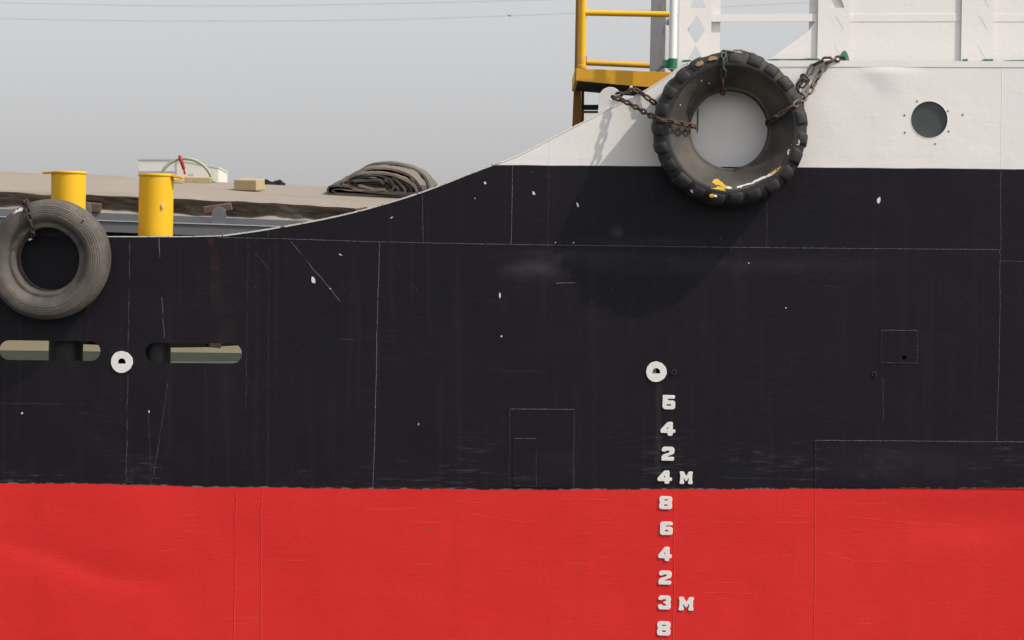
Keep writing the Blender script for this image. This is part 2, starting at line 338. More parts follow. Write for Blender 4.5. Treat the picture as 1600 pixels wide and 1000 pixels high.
def rubber(name, base, dust, amt, sc=5.0):
    n = NT(name); p = n.ob()
    d = n.noise(p, sc, 6, 0.6); f = n.math('MULTIPLY', n.step(d, 0.25, 0.75), amt)
    col = n.mix(f, base, dust)
    fine = n.noise(p, 60.0, 4, 0.7); col = n.mix(n.math('MULTIPLY', n.step(fine, 0.6, 0.8), 0.4), col, tuple(min(1, v * 1.8) for v in dust))
    return n.out(col, n.fmix(d, 0.55, 0.8), n.bump(n.math('ADD', fine, n.noise(p, 18.0, 3)), 0.35, 0.008), spec=0.35)
RUB = rubber('dusty_rubber', (0.020, 0.019, 0.020), (0.125, 0.106, 0.086), 0.8, 2.6); RUBT = rubber('tread_rubber', (0.016, 0.016, 0.018), (0.058, 0.052, 0.046), 0.7)
RUB2 = rubber('worn_rubber', (0.048, 0.043, 0.039), (0.175, 0.150, 0.122), 0.9, 2.4)

def glass_mat():
    n = NT('porthole_glass'); p = n.ob(); n.b.inputs['Transmission Weight'].default_value = 0.2
    col = n.mix(n.noise(p, 8.0, 4), (0.038, 0.047, 0.046), (0.085, 0.094, 0.084))
    return n.out(col, n.fmix(n.noise(p, 14, 4), 0.12, 0.35), n.bump(n.noise(p, 5.0, 2), 0.05, 0.01), spec=0.6)
GLASS = glass_mat()
def water_mat():
    n = NT('harbour_water'); p = n.pos()
    h = n.math('ADD', n.noise(p, 0.7, 4, 0.6), n.math('MULTIPLY', n.noise(n.scale(p, (1, 2.2, 1)), 2.6, 3), 0.4))
    return n.out(n.mix(n.noise(p, 0.1, 3), (0.035, 0.045, 0.035), (0.05, 0.055, 0.04)), 0.12, n.bump(h, 0.6, 0.12))
WATER = water_mat()

# ------------------------------------------------------------------ the setting: water, far bank
bm = bmesh.new(); box(bm, (0, 1500, -2.0), (7000, 7000, 4.0)); o = obj('water', bm, WATER); o['kind'] = 'structure'
bm = bmesh.new(); gv = []
for i in range(81):
    x = -1200 + 30 * i; row = []
    for (y, z) in ((360, -0.5), (368 + 5 * noise.noise((x * .02, 0, 0)), 1.2), (400, 2.0 + .6 * noise.noise((x * .03, 3, 0))), (900, 3.0), (2400, 3.0)):
        row.append(bm.verts.new((x, y, z)))
    gv.append(row)
for i in range(80):
    for j in range(4): bm.faces.new((gv[i][j], gv[i + 1][j], gv[i + 1][j + 1], gv[i][j + 1]))
o = obj('far_bank', bm, LAND, smooth=True); o['kind'] = 'structure'

# ------------------------------------------------------------------ the ship
ship = thing('cargo_ship', 'black, white and red painted steel cargo ship filling the view, with yellow bollards', 'ship')

def dent(px, py):
    """how far the plating bulges (metres, + = inward)"""
    x = px / 197; z = py / 197
    d = 0.010 * noise.noise((x * 0.55, z * 0.7, 1.3)) + 0.0045 * noise.noise((x * 1.6, z * 1.5, 5.1)) + 0.0016 * noise.noise((x * 4.2, z * 4.0, 9.4))
    fr = 0.5 - 0.5 * math.cos(2 * math.pi * (px - 203) / 118.0)
    d += 0.0016 * fr * (0.5 + noise.noise((x * .7, z * .9, 7)))
    if py > 780:                                        # crease low in the red plating
        cy = curve_at([(-200, 850), (0, 848), (60, 862), (120, 885), (165, 902), (240, 908), (330, 903)], px)
        e = (py - cy) / 11.0
        d += 0.011 * ss(-170, 60, px) * (1 - ss(190, 340, px)) * math.exp(-abs(e) ** 1.5 * (0.5 if e > 0 else 0.16))
        e2 = math.hypot((px - 1490) / 120, (py - 815) / 34); d += 0.012 * math.exp(-e2 * e2)
    if py < 240 and px > 1280:                          # folded dent in the white plating
        e = ((px - 1338) * 0.66 - (py - 112) * 0.75)              # distance up-right of the fold
        al = (px - 1338) * 0.75 + (py - 112) * 0.66               # along the fold
        d -= 0.011 * min(max(e, 0), 26) / 26 * (1 - ss(30, 150, e)) * ss(-8, 10, al) * (1 - ss(36, 90, al)) * ss(104, 110, py)
    return d
TH = 0.016
def hull_plate(x0, x1, topf, botf, step=7.0):
    nx = max(1, int(round((x1 - x0) / step)))
    hmax = max(botf(x0 + (x1 - x0) * i / 20) - topf(x0 + (x1 - x0) * i / 20) for i in range(21))
    nz = max(1, int(round(hmax / step))); bm = bmesh.new(); F = []; B = []
    for i in range(nx + 1):
        px = x0 + (x1 - x0) * i / nx; a = topf(px); b = max(botf(px), a + 0.4); f = []; k = []
        for j in range(nz + 1):
            py = a + (b - a) * j / nz; q = P(px, py)
            d = dent(px, py)
            f.append(bm.verts.new((q.x, d, q.z))); k.append(bm.verts.new((q.x, d + TH, q.z)))
        F.append(f); B.append(k)
    for i in range(nx):
        for j in range(nz):
            bm.faces.new((F[i][j], F[i][j + 1], F[i + 1][j + 1], F[i + 1][j])); bm.faces.new((B[i][j], B[i + 1][j], B[i + 1][j + 1], B[i][j + 1]))
    for i in range(nx):
        bm.faces.new((F[i][0], F[i + 1][0], B[i + 1][0], B[i][0])); bm.faces.new((F[i][nz], B[i][nz], B[i + 1][nz], F[i + 1][nz]))
    for j in range(nz):
        bm.faces.new((F[0][j], B[0][j], B[0][j + 1], F[0][j + 1])); bm.faces.new((F[nx][j], F[nx][j + 1], B[nx][j + 1], B[nx][j]))
    bmesh.ops.recalc_face_normals(bm, faces=bm.faces); bm.normal_update()
    for f in bm.faces: f.smooth = True
    for e in bm.edges:
        if len(e.link_faces) == 2 and e.calc_face_angle(0) > 0.9: e.smooth = False
    return obj('hull_plate', bm, HULL, ship)
top = lambda x: curve_at(TOP, x)
seam = lambda x: curve_at(SEAM, x)
red = lambda x: curve_at(RED, x) + 1.0
plates = {}
for a, b in ((345, 660), (660, 800), (800, 1198), (1198, 1563), (1563, 1960), (1960, 2780)):
    plates['A%d' % a] = hull_plate(a, b, top, seam)
for a, b in ((-980, -420), (-420, 592), (592, 1560), (1560, 2120), (2120, 2780)):
    plates['B%d' % a] = hull_plate(a, b, lambda x: seam(x) if x > 345 else top(x), red)
# row B left of x=345 ends at the bulwark's edge, right of it at the seam
for a, b in ((-980, -300), (-300, 368), (368, 408), (408, 1053), (1053, 1273), (1273, 1900), (1900, 2780)):
    plates['C%d' % a] = hull_plate(a, b, red, lambda x: 1290.0, 9.0)

# openings cut right through the plating
def cut(plate, bms):
    for bm in bms:
        me = bpy.data.meshes.new('cutter'); bmesh.ops.recalc_face_normals(bm, faces=bm.faces); bm.to_mesh(me); bm.free()
        c = bpy.data.objects.new('cutter', me); COL.objects.link(c)
        md = plate.modifiers.new('cut', 'BOOLEAN'); md.operation = 'DIFFERENCE'; md.solver = 'EXACT'; md.object = c
        bpy.context.view_layer.update(); dg = bpy.context.evaluated_depsgraph_get()
        nm = bpy.data.meshes.new_from_object(plate.evaluated_get(dg)); plate.modifiers.clear()
        plate.data = nm; bpy.data.objects.remove(c)
    if len(plate.data.materials) == 0: plate.data.materials.append(HULL)
def circ(cx, cy, r, n=40): return [(cx + r * math.cos(2 * math.pi * k / n), cy + r * math.sin(2 * math.pi * k / n)) for k in range(n)]
def slot(x0, x1, y0, y1):
    r = (y1 - y0) / 2; cy = (y0 + y1) / 2; pts = []
    for k in range(13): a = math.pi / 2 + math.pi * k / 12; pts.append((x0 + r + r * math.cos(a), cy + r * math.sin(a)))
    for k in range(13): a = -math.pi / 2 + math.pi * k / 12; pts.append((x1 - r + r * math.cos(a), cy + r * math.sin(a)))
    sk = 0.012
    return [(x, y + (x - (x0 + x1) / 2) * sk) for x, y in pts]
def pcut(pts):   # outline in ship pixels on the side's plane, straight through
    bm = bmesh.new(); prism(bm, [(lambda q: (q.x, q.z))(P(a, b, 0)) for a, b in pts], -0.2, 0.2); return bm
def arch(cx, cy, r): return [(cx - r, cy + r * .42), (cx - r, cy)] + [(cx - r * math.cos(math.pi * k / 14), cy - r * math.sin(math.pi * k / 14)) for k in range(1, 14)] + [(cx + r, cy), (cx + r, cy + r * .42)]
PORTS = ((-1, 157, 532.5, 563), (227, 378, 536, 567.5))
cut(plates['B-420'], [pcut(slot(*p)) for p in PORTS] + [pcut(slot(-330, -180, 530, 561)), pcut(circ(190.5, 565.5, 6.9, 24))])
cut(plates['B592'], [pcut(circ(1025.5, 580.8, 6.9, 24)), pcut(circ(1053, 581.5, 2.6, 16)), pcut(circ(1366, 585, 2.4, 16)), pcut(circ(1413, 558.5, 3.4, 16))])
cut(plates['A1198'], [pcut(circ(1452, 187, 29.0, 48))])

# weld beads along the plate joints
def bead(name, pts, wpx=1.2, hgt=0.0016, mat=WELD, parent=ship, step=2.6, base=0.0):
    dense = []
    for (x0, y0), (x1, y1) in zip(pts, pts[1:]):
        k = max(1, int(math.hypot(x1 - x0, y1 - y0) / step))
        for i in range(k): dense.append((x0 + (x1 - x0) * i / k, y0 + (y1 - y0) * i / k))
    dense.append(pts[-1]); bm = bmesh.new(); rings = []
    for i, (x, y) in enumerate(dense):
        a = dense[max(0, i - 1)]; b = dense[min(len(dense) - 1, i + 1)]
        t = Vector((b[0] - a[0], b[1] - a[1])).normalized(); nn = Vector((-t.y, t.x))
        x += random.uniform(-.25, .25) * abs(nn.x) + 1.2 * noise.noise((x * .02, y * .02, 3)); y += random.uniform(-.25, .25) * abs(nn.y)
        wd = wpx * .55 * random.uniform(.65, 1.15); d = dent(x, y); h = min(hgt, .0035) * random.uniform(.6, 1.2) + base; ring = []
        for s_, e in ((-1, -0.003), (-.6, h * .7), (0, h), (.6, h * .7), (1, -0.003)):
            q = P(x + nn.x * s_ * wd, y + nn.y * s_ * wd); ring.append(bm.verts.new((q.x, d - e, q.z)))
        rings.append(ring)
    for A, B in zip(rings, rings[1:]):
        for k in range(4): bm.faces.new((A[k], A[k + 1], B[k + 1], B[k]))
    me = bpy.data.meshes.new(name)
    for f in bm.faces: f.smooth = True
    bm.normal_update(); 
    if sum(f.normal.y for f in bm.faces) > 0: bmesh.ops.reverse_faces(bm, faces=bm.faces)
    bm.to_mesh(me); bm.free()
    return link_obj(name, me, mat, parent)
bead('weld_bead', [(x, seam(x)) for x in range(340, 1566, 12)], 1.0, 0.0016)
bead('weld_bead', [(1560, 389), (1563, 400), (1561, 560), (1555, 762)], 1.4, mat=WELDF)
bead('weld_bead', [(1566, 105), (1564, 262), (1563, 390)], 1.2, mat=WELDF)
bead('weld_bead', [(1563, 408), (1620, 409)], 1.0, mat=WELDF)
bead('weld_bead', [(593, 378), (590, 480), (587, 620), (583, 762)], 1.35)
bead('weld_bead', [(801, 256), (799, 382)], 1.2)
bead('weld_bead', [(419, 358), (419, 373)], .9, mat=WELDF)
bead('weld_bead', [(661, 302), (661, 380)], .9, mat=WELDF)
bead('weld_bead', [(1199, 262), (1198, 387)], 1.0, mat=WELDF)
bead('weld_bead', [(859, 220), (858, 258)], .8, mat=WELDF)
for x0, x1 in ((369, 366), (409, 407), (1054, 1052), (1274, 1272)): bead('weld_bead', [(x0, 767), (x1, 1010)], 1.5, 0.0035, WELDF)
bead('weld_bead', [(1080, 106), (1200, 105.5), (1400, 105), (1640, 105)], .8, 0.003, WELDF)

# ridges of scraped-up paint low on the red plating
RSCR = plain('scraped_red_paint', (0.74, 0.075, 0.06), (0.66, 0.03, 0.026), 0.5, 14.0, 0.3, 60, spec=0.25)
for (x0, y0, x1, y1) in [(736, 803, 792, 813), (792, 813, 824, 817), (824, 817, 840, 812), (712, 783, 745, 786), (868, 780, 955, 781), (1105, 816, 1130, 817), (1150, 816, 1168, 817), (1210, 817, 1265, 817), (1280, 786, 1385, 787), (1330, 808, 1400, 815), (1400, 815, 1500, 822),
                             (1283, 861, 1335, 877), (1335, 877, 1385, 878), (1220, 869, 1238, 869), (570, 797, 650, 795), (615, 845, 640, 846), (640, 882, 672, 882), (410, 875, 480, 876), (165, 910, 235, 910), (890, 880, 930, 884), (1100, 911, 1160, 911), (1100, 926, 1185, 928), (1340, 975, 1362, 975)]:
    bead('scrape_mark', [(x0, y0), (x1, y1)], 1.1, 0.0010, RSCR)

# doubler plates welded on
def doubler(x0, y0, x1, y1, th, sides='tlrb', hole=None, skew=-0.006):
    bm = bmesh.new(); nx = max(2, int((x1 - x0) / 20)); nz = max(2, int((y1 - y0) / 20)); G = []
    for i in range(nx + 1):
        r = []
        for j in range(nz + 1):
            px = x0 + (x1 - x0) * i / nx; py = y0 + (y1 - y0) * j / nz; px += (py - y0) * skew; py += (px - x0) * 0.008
            q = P(px, py); r.append(bm.verts.new((q.x, dent(px, py) - th, q.z)))
        G.append(r)
    for i in range(nx):
        for j in range(nz): bm.faces.new((G[i][j], G[i][j + 1], G[i + 1][j + 1], G[i + 1][j]))
    ext = bmesh.ops.extrude_face_region(bm, geom=list(bm.faces)); 
    for v in [g for g in ext['geom'] if isinstance(g, bmesh.types.BMVert)]: v.co.y += th + 0.012
    o = obj('doubler_plate', bm, HULL, ship)
    if hole: cut(o, [pcut(circ(*hole, 16))])
    c = lambda px, py: (px + (py - y0) * skew, py + (px - x0) * 0.008)
    for s_ in sides:
        pts = {'t': [c(x0, y0), c(x1, y0)], 'b': [c(x0, y1), c(x1, y1)], 'l': [c(x0, y0), c(x0, y1)], 'r': [c(x1, y0), c(x1, y1)]}[s_]
        b_ = bead('weld_bead', pts, 0.95, 0.0014, WELD if s_ in 'tb' else WELDF, o, base=th)
    return o
doubler(1377, 516, 1433, 567, 0.005, hole=(1413, 558.5, 3.4))
doubler(796, 639, 897, 761, 0.004, 'tlr')
doubler(804, 685, 838, 759, 0.009, 'tlrb')
doubler(1274, 688, 1700, 761, 0.006, 'tl', skew=0)

# painted edge of the bulwark, a flat bar bent along the sheer curve
def edge_bar(x0, x1, wd, over, mat, name, yoff=0.0, n=160):
    bm = bmesh.new(); R = []
    for i in range(n + 1):
        px = x0 + (x1 - x0) * i / n; py = top(px); d = dent(px, py) + yoff
        up = random.uniform(-.25, .35); q0 = P(px, py - over - up); q1 = P(px, py + wd)
        R.append([bm.verts.new((q0.x, d - 0.004, q0.z)), bm.verts.new((q1.x, d - 0.004, q1.z)), bm.verts.new((q1.x, d + 0.03, q1.z)), bm.verts.new((q0.x, d + 0.05, q0.z))])
    for A, B in zip(R, R[1:]):
        for k in range(4): bm.faces.new((A[k], A[(k + 1) % 4], B[(k + 1) % 4], B[k]))
    bm.faces.new(R[0]); bm.faces.new(R[-1][::-1])
    return obj(name, bm, mat, ship)
edge_bar(345, 782, 1.2, 1.2, WORN, 'bulwark_edge')
edge_bar(-980, 10, 0.5, 1.0, WORN, 'bulwark_edge'); edge_bar(134, 345, 0.5, 1.0, WORN, 'bulwark_edge')
edge_bar(782, 1075, 1.0, 1.0, WHITE, 'bulwark_edge')
edge_bar(1075, 2780, 9.0, 0.6, WHITE, 'bulwark_edge')

# scuppers with their white doubling rings
def disc_ring(cx, cy, R, r):
    c = P(cx, cy); d = dent(cx, cy); bm = bmesh.new()
    pts = [(cx + R * (1 + .015 * math.sin(3 * t + cx) + .01 * math.sin(11 * t)) * math.cos(t), cy + R * (1 + .015 * math.sin(3 * t + cx) + .01 * math.sin(11 * t)) * math.sin(t)) for t in [2 * math.pi * k / 56 for k in range(56)]]
    prism(bm, [(lambda q: (q.x, q.z))(P(a, b)) for a, b in pts], d - 0.010, d + 0.004, 0.002)
    o = obj('scupper_ring', bm, DISC, ship); cut(o, [pcut(arch(cx, cy + .2, 5.9))])
    bm = bmesh.new(); revolve(bm, [(L(r), d + 0.004), (L(r), d + 0.35), (L(r) + 0.006, d + 0.35), (L(r) + 0.006, d + 0.004)], (c.x, 0, c.z), seg=24)
    obj('pipe', bm, BLACK, o, True)
    bm = bmesh.new(); revolve(bm, [(0.0005, d + 0.34), (L(r) * 1.1, d + 0.34)], (c.x, 0, c.z), seg=20, closed=False); obj('pipe_end', bm, BLACK, o)
disc_ring(190.5, 565.5, 17.0, 6.7); disc_ring(1025.5, 580.8, 16.0, 6.7)
for cx, cy, R, r in ((1053, 581.5, 5.0, 2.6), (1366, 585, 4.6, 2.4)):
    c = P(cx, cy); d = dent(cx, cy); bm = bmesh.new()
    revolve(bm, [(L(r), d + 0.2), (L(r), d - 0.012), (L(R) - .004, d - 0.012), (L(R), d - 0.004), (L(R), d + 0.01)], (c.x, 0, c.z), seg=24, closed=False)
    obj('drain_hole', bm, BLACK, ship, True)

# draft marks
GL = {
 '8': ([(.12,1),(.88,1),(1,.88),(1,.62),(.92,.52),(1,.42),(1,.1),(.88,0),(.12,0),(0,.1),(0,.42),(.08,.52),(0,.62),(0,.88)], [[(.36,.66),(.66,.66),(.66,.77),(.36,.77)], [(.36,.24),(.66,.24),(.66,.37),(.36,.37)]]),
 '6': ([(.14,1),(.9,1),(1,.92),(1,.74),(.44,.72),(.42,.62),(.88,.62),(1,.5),(1,.1),(.88,0),(.12,0),(0,.1),(0,.86)], [[(.38,.24),(.66,.24),(.66,.38),(.38,.38)]]),
 'b': ([(.03,1),(.97,1),(.97,.76),(.40,.74),(.40,.62),(.88,.62),(1,.52),(1,.1),(.86,0),(.14,0),(0,.12),(0,.97)], [[(.30,.24),(.70,.24),(.70,.36),(.30,.36)]]),
 '4': ([(.48,1),(.82,1),(.82,.46),(1,.46),(1,.22),(.82,.22),(.82,0),(.5,0),(.5,.2),(0,.2),(0,.43)], [[(.50,.46),(.54,.68),(.38,.46)]]),
 '2': ([(.02,.66),(.02,.86),(.15,1),(.85,1),(1,.87),(1,.58),(.88,.46),(.52,.35),(.46,.27),(.98,.27),(.98,0),(0,0),(0,.3),(.1,.42),(.60,.59),(.64,.72),(.40,.74),(.34,.66)], []),
 '3': ([(.0,.70),(.02,.88),(.15,1),(.85,1),(1,.88),(1,.62),(.92,.52),(1,.42),(1,.1),(.87,0),(.13,0),(0,.1),(0,.34),(.34,.34),(.40,.25),(.64,.26),(.62,.42),(.42,.45),(.42,.58),(.62,.6),(.64,.74),(.4,.76),(.34,.68)], []),
 'M': ([(0,0),(0,.2),(.04,.22),(.04,.8),(0,.82),(0,1),(.30,1),(.5,.60),(.70,1),(1,1),(1,.82),(.96,.8),(.96,.22),(1,.2),(1,0),(.66,0),(.66,.2),(.70,.22),(.70,.56),(.55,.24),(.45,.24),(.30,.56),(.30,.22),(.34,.2),(.34,0)], []),
}
def rounded(pts, r):
    out = []; n = len(pts)
    for i in range(n):
        a, b, c = Vector(pts[i - 1]), Vector(pts[i]), Vector(pts[(i + 1) % n])
        u = (a - b); v = (c - b); k = min(r, u.length * .45, v.length * .45); p = b + u.normalized() * k; q = b + v.normalized() * k
        for t in (0, .33, .67, 1): out.append(p * (1 - t) ** 2 + b * 2 * t * (1 - t) + q * t * t)
    return out
def glyph(ch, cx, cy, wd, ht, rot=0.0, txt=None):
    cu = bpy.data.curves.new('numeral', 'CURVE'); cu.dimensions = '2D'; cu.fill_mode = 'BOTH'; cu.extrude = 0.0032; cu.bevel_depth = 0.0018; cu.bevel_resolution = 1; cu.offset = -0.001
    for lp in [GL[ch][0]] + GL[ch][1]:
        pts = rounded(lp, .10 if lp is GL[ch][0] else .05); sp = cu.splines.new('POLY'); sp.points.add(len(pts) - 1); sp.use_cyclic_u = True
        for k, p in enumerate(pts): sp.points[k].co = ((p.x - .5) * L(wd), (p.y - .5) * L(ht), 0, 1)
    t = bpy.data.objects.new('tmp', cu); COL.objects.link(t); bpy.context.view_layer.update()
    me = bpy.data.meshes.new_from_object(t.evaluated_get(bpy.context.evaluated_depsgraph_get())); bpy.data.objects.remove(t)
    me.materials.clear(); me.name = 'draft_numeral'
    o = link_obj('draft_letter' if ch == 'M' else 'draft_numeral', me, MARK, ship)
    q = P(cx, cy); o.location = (q.x, dent(cx, cy) - 0.0035, q.z); o.rotation_euler = (math.radians(90), rot, 0)
    tag(o, 'raised white draft ' + ('letter M' if ch == 'M' else 'numeral ' + txt))
for ch, cx, cy, wd, ht, t in (('b', 1045, 628.5, 19.5, 22, '6'), ('4', 1043.5, 670, 23, 21.5, '4'), ('2', 1043.5, 709, 20, 21.5, '2'), ('4', 1038.5, 745.5, 22.5, 20.5, '4'), ('M', 1072, 746.5, 20, 19.5, 'M'),
                           ('8', 1040, 785.5, 20, 20, '8'), ('6', 1041, 825.5, 19.5, 20.5, '6'), ('4', 1039, 865.5, 21, 22, '4'), ('2', 1039, 902.5, 20, 21.5, '2'), ('3', 1038, 941.5, 19.5, 21.5, '3'), ('M', 1072, 943.5, 23, 21, 'M'), ('8', 1037, 982, 20.5, 22, '8')):
    glyph(ch, cx, cy, wd, ht, math.radians(random.uniform(0.5, 2.0)), t)

# chips and drips of white paint on the black plating
for cx, cy, rx, ry, an in ((758, 286, 1.6, 2.6, -.4), (834, 302, 2.0, 3.2, -.7), (902.5, 320, 1.7, 3.8, -.3), (1373, 313, 3.0, 5.4, .35), (489.5, 438, 3.6, 5.4, -.3), (781, 461.5, 1.3, 4.4, 0), (783.5, 525.5, 1.3, 1.6, 0),
                       (34.5, 645.5, 1.6, 1.6, 0), (742, 310, .9, .9, 0), (516, 451, 1.0, 1.0, 0), (1170, 411, 1.4, .9, 0), (868, 379, 1.0, 1.0, 0), (896, 379, 1.0, 1.0, 0), (1228, 481, 1.4, .8, 0), (233, 643, .9, 2.2, 0), (654, 663, .8, 2.0, .2), (532, 398, 3.0, .8, .5), (612, 340, 2.5, .8, -.6)):
    pts = []
    for k in range(11):
        a = 2 * math.pi * k / 11; r = random.uniform(.75, 1.15); x = rx * r * math.cos(a); y = ry * r * math.sin(a)
        pts.append((cx + x * math.cos(an) - y * math.sin(an), cy + x * math.sin(an) + y * math.cos(an)))
    bm = bmesh.new(); d = dent(cx, cy); prism(bm, [(lambda q: (q.x, q.z))(P(a, b)) for a, b in pts], d - 0.0025, d + 0.002); obj('paint_chip', bm, WSPOT, ship)

# porthole
c = P(1452, 187); d = dent(1452, 187); bm = bmesh.new()
revolve(bm, [(L(28.6), d + 0.09), (L(28.6), d - 0.001), (L(29.0), d - 0.002), (L(29.7), d - 0.001), (L(30.0), d + 0.004), (L(30.5), d + 0.09)], (c.x, 0, c.z), seg=64)
ph = obj('porthole', bm, WHITE, ship, True); tag(ph, 'round porthole with dusty dark glass')
bm = bmesh.new(); revolve(bm, [(L(27.9), d + 0.020), (L(27.9), d + 0.016), (L(28.7), d + 0.015), (L(28.7), d + 0.045), (L(27.9), d + 0.045)], (c.x, 0, c.z), seg=56); obj('gasket', bm, BLACK, ph, True)
bm = bmesh.new(); prism(bm, [(c.x + L(28.3) * math.cos(2 * math.pi * k / 48), c.z + L(28.3) * math.sin(2 * math.pi * k / 48)) for k in range(48)], d + 0.022, d + 0.032); obj('glass', bm, GLASS, ph)
bm = bmesh.new(); revolve(bm, [(L(29), d + 0.06), (L(60), d + 0.5), (0.001, d + 0.6)], (c.x, 0, c.z), seg=24, closed=False); obj('cabin_recess', bm, GREY, ph)
for x, y in ((1433, 158), (1413.5, 180), (1414, 207), (1461.5, 224.5), (1482.5, 205), (1481.5, 173), (1504.5, 179)):
    q = P(x, y); dd = dent(x, y); bm = bmesh.new(); revolve(bm, [(0.008, dd + 0.002), (0.007, dd - 0.003), (0.003, dd - 0.005)], (q.x, 0, q.z), seg=10, closed=False); obj('bolt', bm, GREY, ph, True)

# lugs: white chain plate on the sloping edge, green one on the rail
def plate_with_hole(name, outline, hole, y0, y1, mat, parent=ship):
    bm = bmesh.new(); pxp = [(lambda q: (q.x, q.z))(P(a, b)) for a, b in outline]; prism(bm, pxp, y0, y1, 0.004)
    o = obj(name, bm, mat, parent)
    if hole: cut(o, [pcut(circ(*hole, 20))])
    return o
lo = [(934, 181), (935.5, 165)] + [(953.5 - 17.5 * math.cos(a), 153 - 17.5 * math.sin(a)) for a in [math.radians(8 + 164 * k / 16) for k in range(17)]] + [(973, 158), (984, 170), (960, 182)]
lg = plate_with_hole('mooring_lug', lo, (956, 151.5, 4.6), 0.03, 0.055, WHITE)
for v in lg.data.vertices: v.co.y -= (v.co.x - P(960, 0).x) * 0.22
o = plate_with_hole('mooring_lug', [(1311, 96), (1312.5, 88), (1316, 81), (1320, 78.3), (1323, 79.5), (1326, 87), (1328.5, 96)], None, 0.03, 0.06, LGREEN); tag(o, 'small green painted lug')
o = plate_with_hole('mooring_lug', [(12, 374), (14, 358), (20, 352), (36, 351), (39, 344), (50, 344), (54, 351), (124, 352), (130, 358), (132, 374)], (45, 351, 4), 0.002, 0.02, BLACK)
bm = bmesh.new(); q = P(986, 140, -0.005); revolve(bm, [(0.012, -0.03), (0.012, 0.03)], (q.x, q.y, q.z), axis='z', seg=10, closed=False); obj('lug_pin', bm, WHITE, ship)

# decks and inner bulkheads
zd = P(0, 568).z
bm = bmesh.new(); box(bm, ((-8.9 + 1.0) / 2 - 0.0, 4.6, zd - 0.05), (9.9, 9.14, 0.1)); tag(obj('main_deck', bm, DECK, ship), 'green main deck behind the bulwark')
zf = P(0, 100).z - 0.35
bm = bmesh.new(); box(bm, (5.55, 4.6, zf - 0.03), (8.9, 9.1, 0.06)); obj('fore_deck', bm, DECK, ship)
bm = bmesh.new(); box(bm, (1.13, 4.6, (zd + zf) / 2 - .1), (0.03, 9.1, zf - zd + 0.1)); obj('bulkhead', bm, WHITE, ship)
bm = bmesh.new(); box(bm, (0.5, 9.2, 1.0), (19.0, 0.05, 5.6)); obj('far_side', bm, BLACK, ship)
bm = bmesh.new(); box(bm, (-9.0, 4.6, 0.9), (0.03, 9.1, 4.0)); obj('end_bulkhead', bm, BLACK, ship)
bm = bmesh.new(); box(bm, (10.02, 4.6, 1.8), (0.03, 9.1, 6.0)); obj('end_bulkhead', bm, BLACK, ship)
for px in (-250, 395, 560):                       # stays behind the bulwark
    q = P(px, 400); bm = bmesh.new(); z1 = P(px, top(px) + 14).z
    prism(bm, [(0.03, zd), (0.45, zd), (0.08, z1), (0.03, z1)], -0.006, 0.006)
    for v in bm.verts: v.co = Vector((q.x + v.co.y, v.co.x, v.co.z))
    obj('bulwark_stay', bm, BLACK, ship)

# bollards
def bollard(cx, wpx, ytop, y, tab, lean):
    base = P(cx, 568, y); base.z = zd; topz = P(cx, ytop, y).z; r = L(wpx / 2, y); ybl = P(cx, 392, y).z
    sh = Matrix(((1, 0, lean, 0), (0, 1, 0, 0), (0, 0, 1, 0), (0, 0, 0, 1)))
    def fin(bm):
        for v in bm.verts:
            q = v.co - Vector((base.x, y, topz)); v.co = Vector((base.x, y, topz)) + (sh.to_3x3() @ q)
    bm = bmesh.new(); revolve(bm, [(r, ybl), (r * 1.003, (ybl + topz) / 2), (r, topz - 0.02)], (base.x, y, 0), axis='z', seg=48, closed=False); fin(bm)
    b = obj('bollard', bm, YEL, ship, True); tag(b, 'yellow steel bollard with capped top')
    bm = bmesh.new(); revolve(bm, [(r * .995, zd), (r * .995, ybl + 0.002)], (base.x, y, 0), axis='z', seg=40, closed=False); fin(bm); obj('bollard_foot', bm, BLACK, b, True)
    bm = bmesh.new(); revolve(bm, [(r * 1.03, topz - 0.020), (r * 1.055, topz - 0.016), (r * 1.055, topz - 0.004), (r * 1.03, topz), (0.001, topz + 0.006)], (base.x, y, 0), axis='z', seg=48, closed=False)
    for v in bm.verts: v.co.z += (v.co.x - base.x) * -0.02
    obj('cap', bm, YEL, b, True)
    x0, y0, x1, y1, th = tab; bm = bmesh.new(); a = P(x0, y0, y); c = P(x1, y1, y); mid = (a + c) / 2
    box(bm, mid, ((c - a).length, 0.16, L(th)), Matrix.Rotation(-math.atan2(c.z - a.z, c.x - a.x), 3, 'Y'), 0.004); obj('rope_horn', bm, YELD if x0 < 100 else YEL, b)
    return b
bollard(107.5, 54, 268, 0.26, (67, 269.8, 84, 269.0, 3.0), 0.016); b2 = bollard(244.5, 54, 272, 0.26, (263, 273.2, 286, 278.0, 4.0), 0.016)
bm = bmesh.new(); q = P(254, 322, 0.118)
prism(bm, [(q.x + L(1.8) * math.cos(a) * random.uniform(.7, 1.2), q.z + L(4) * math.sin(a) * random.uniform(.7, 1.2)) for a in [k * .7 for k in range(9)]], q.y + 0.002, q.y + 0.02)
obj('paint_chip', bm, WSPOT, b2)

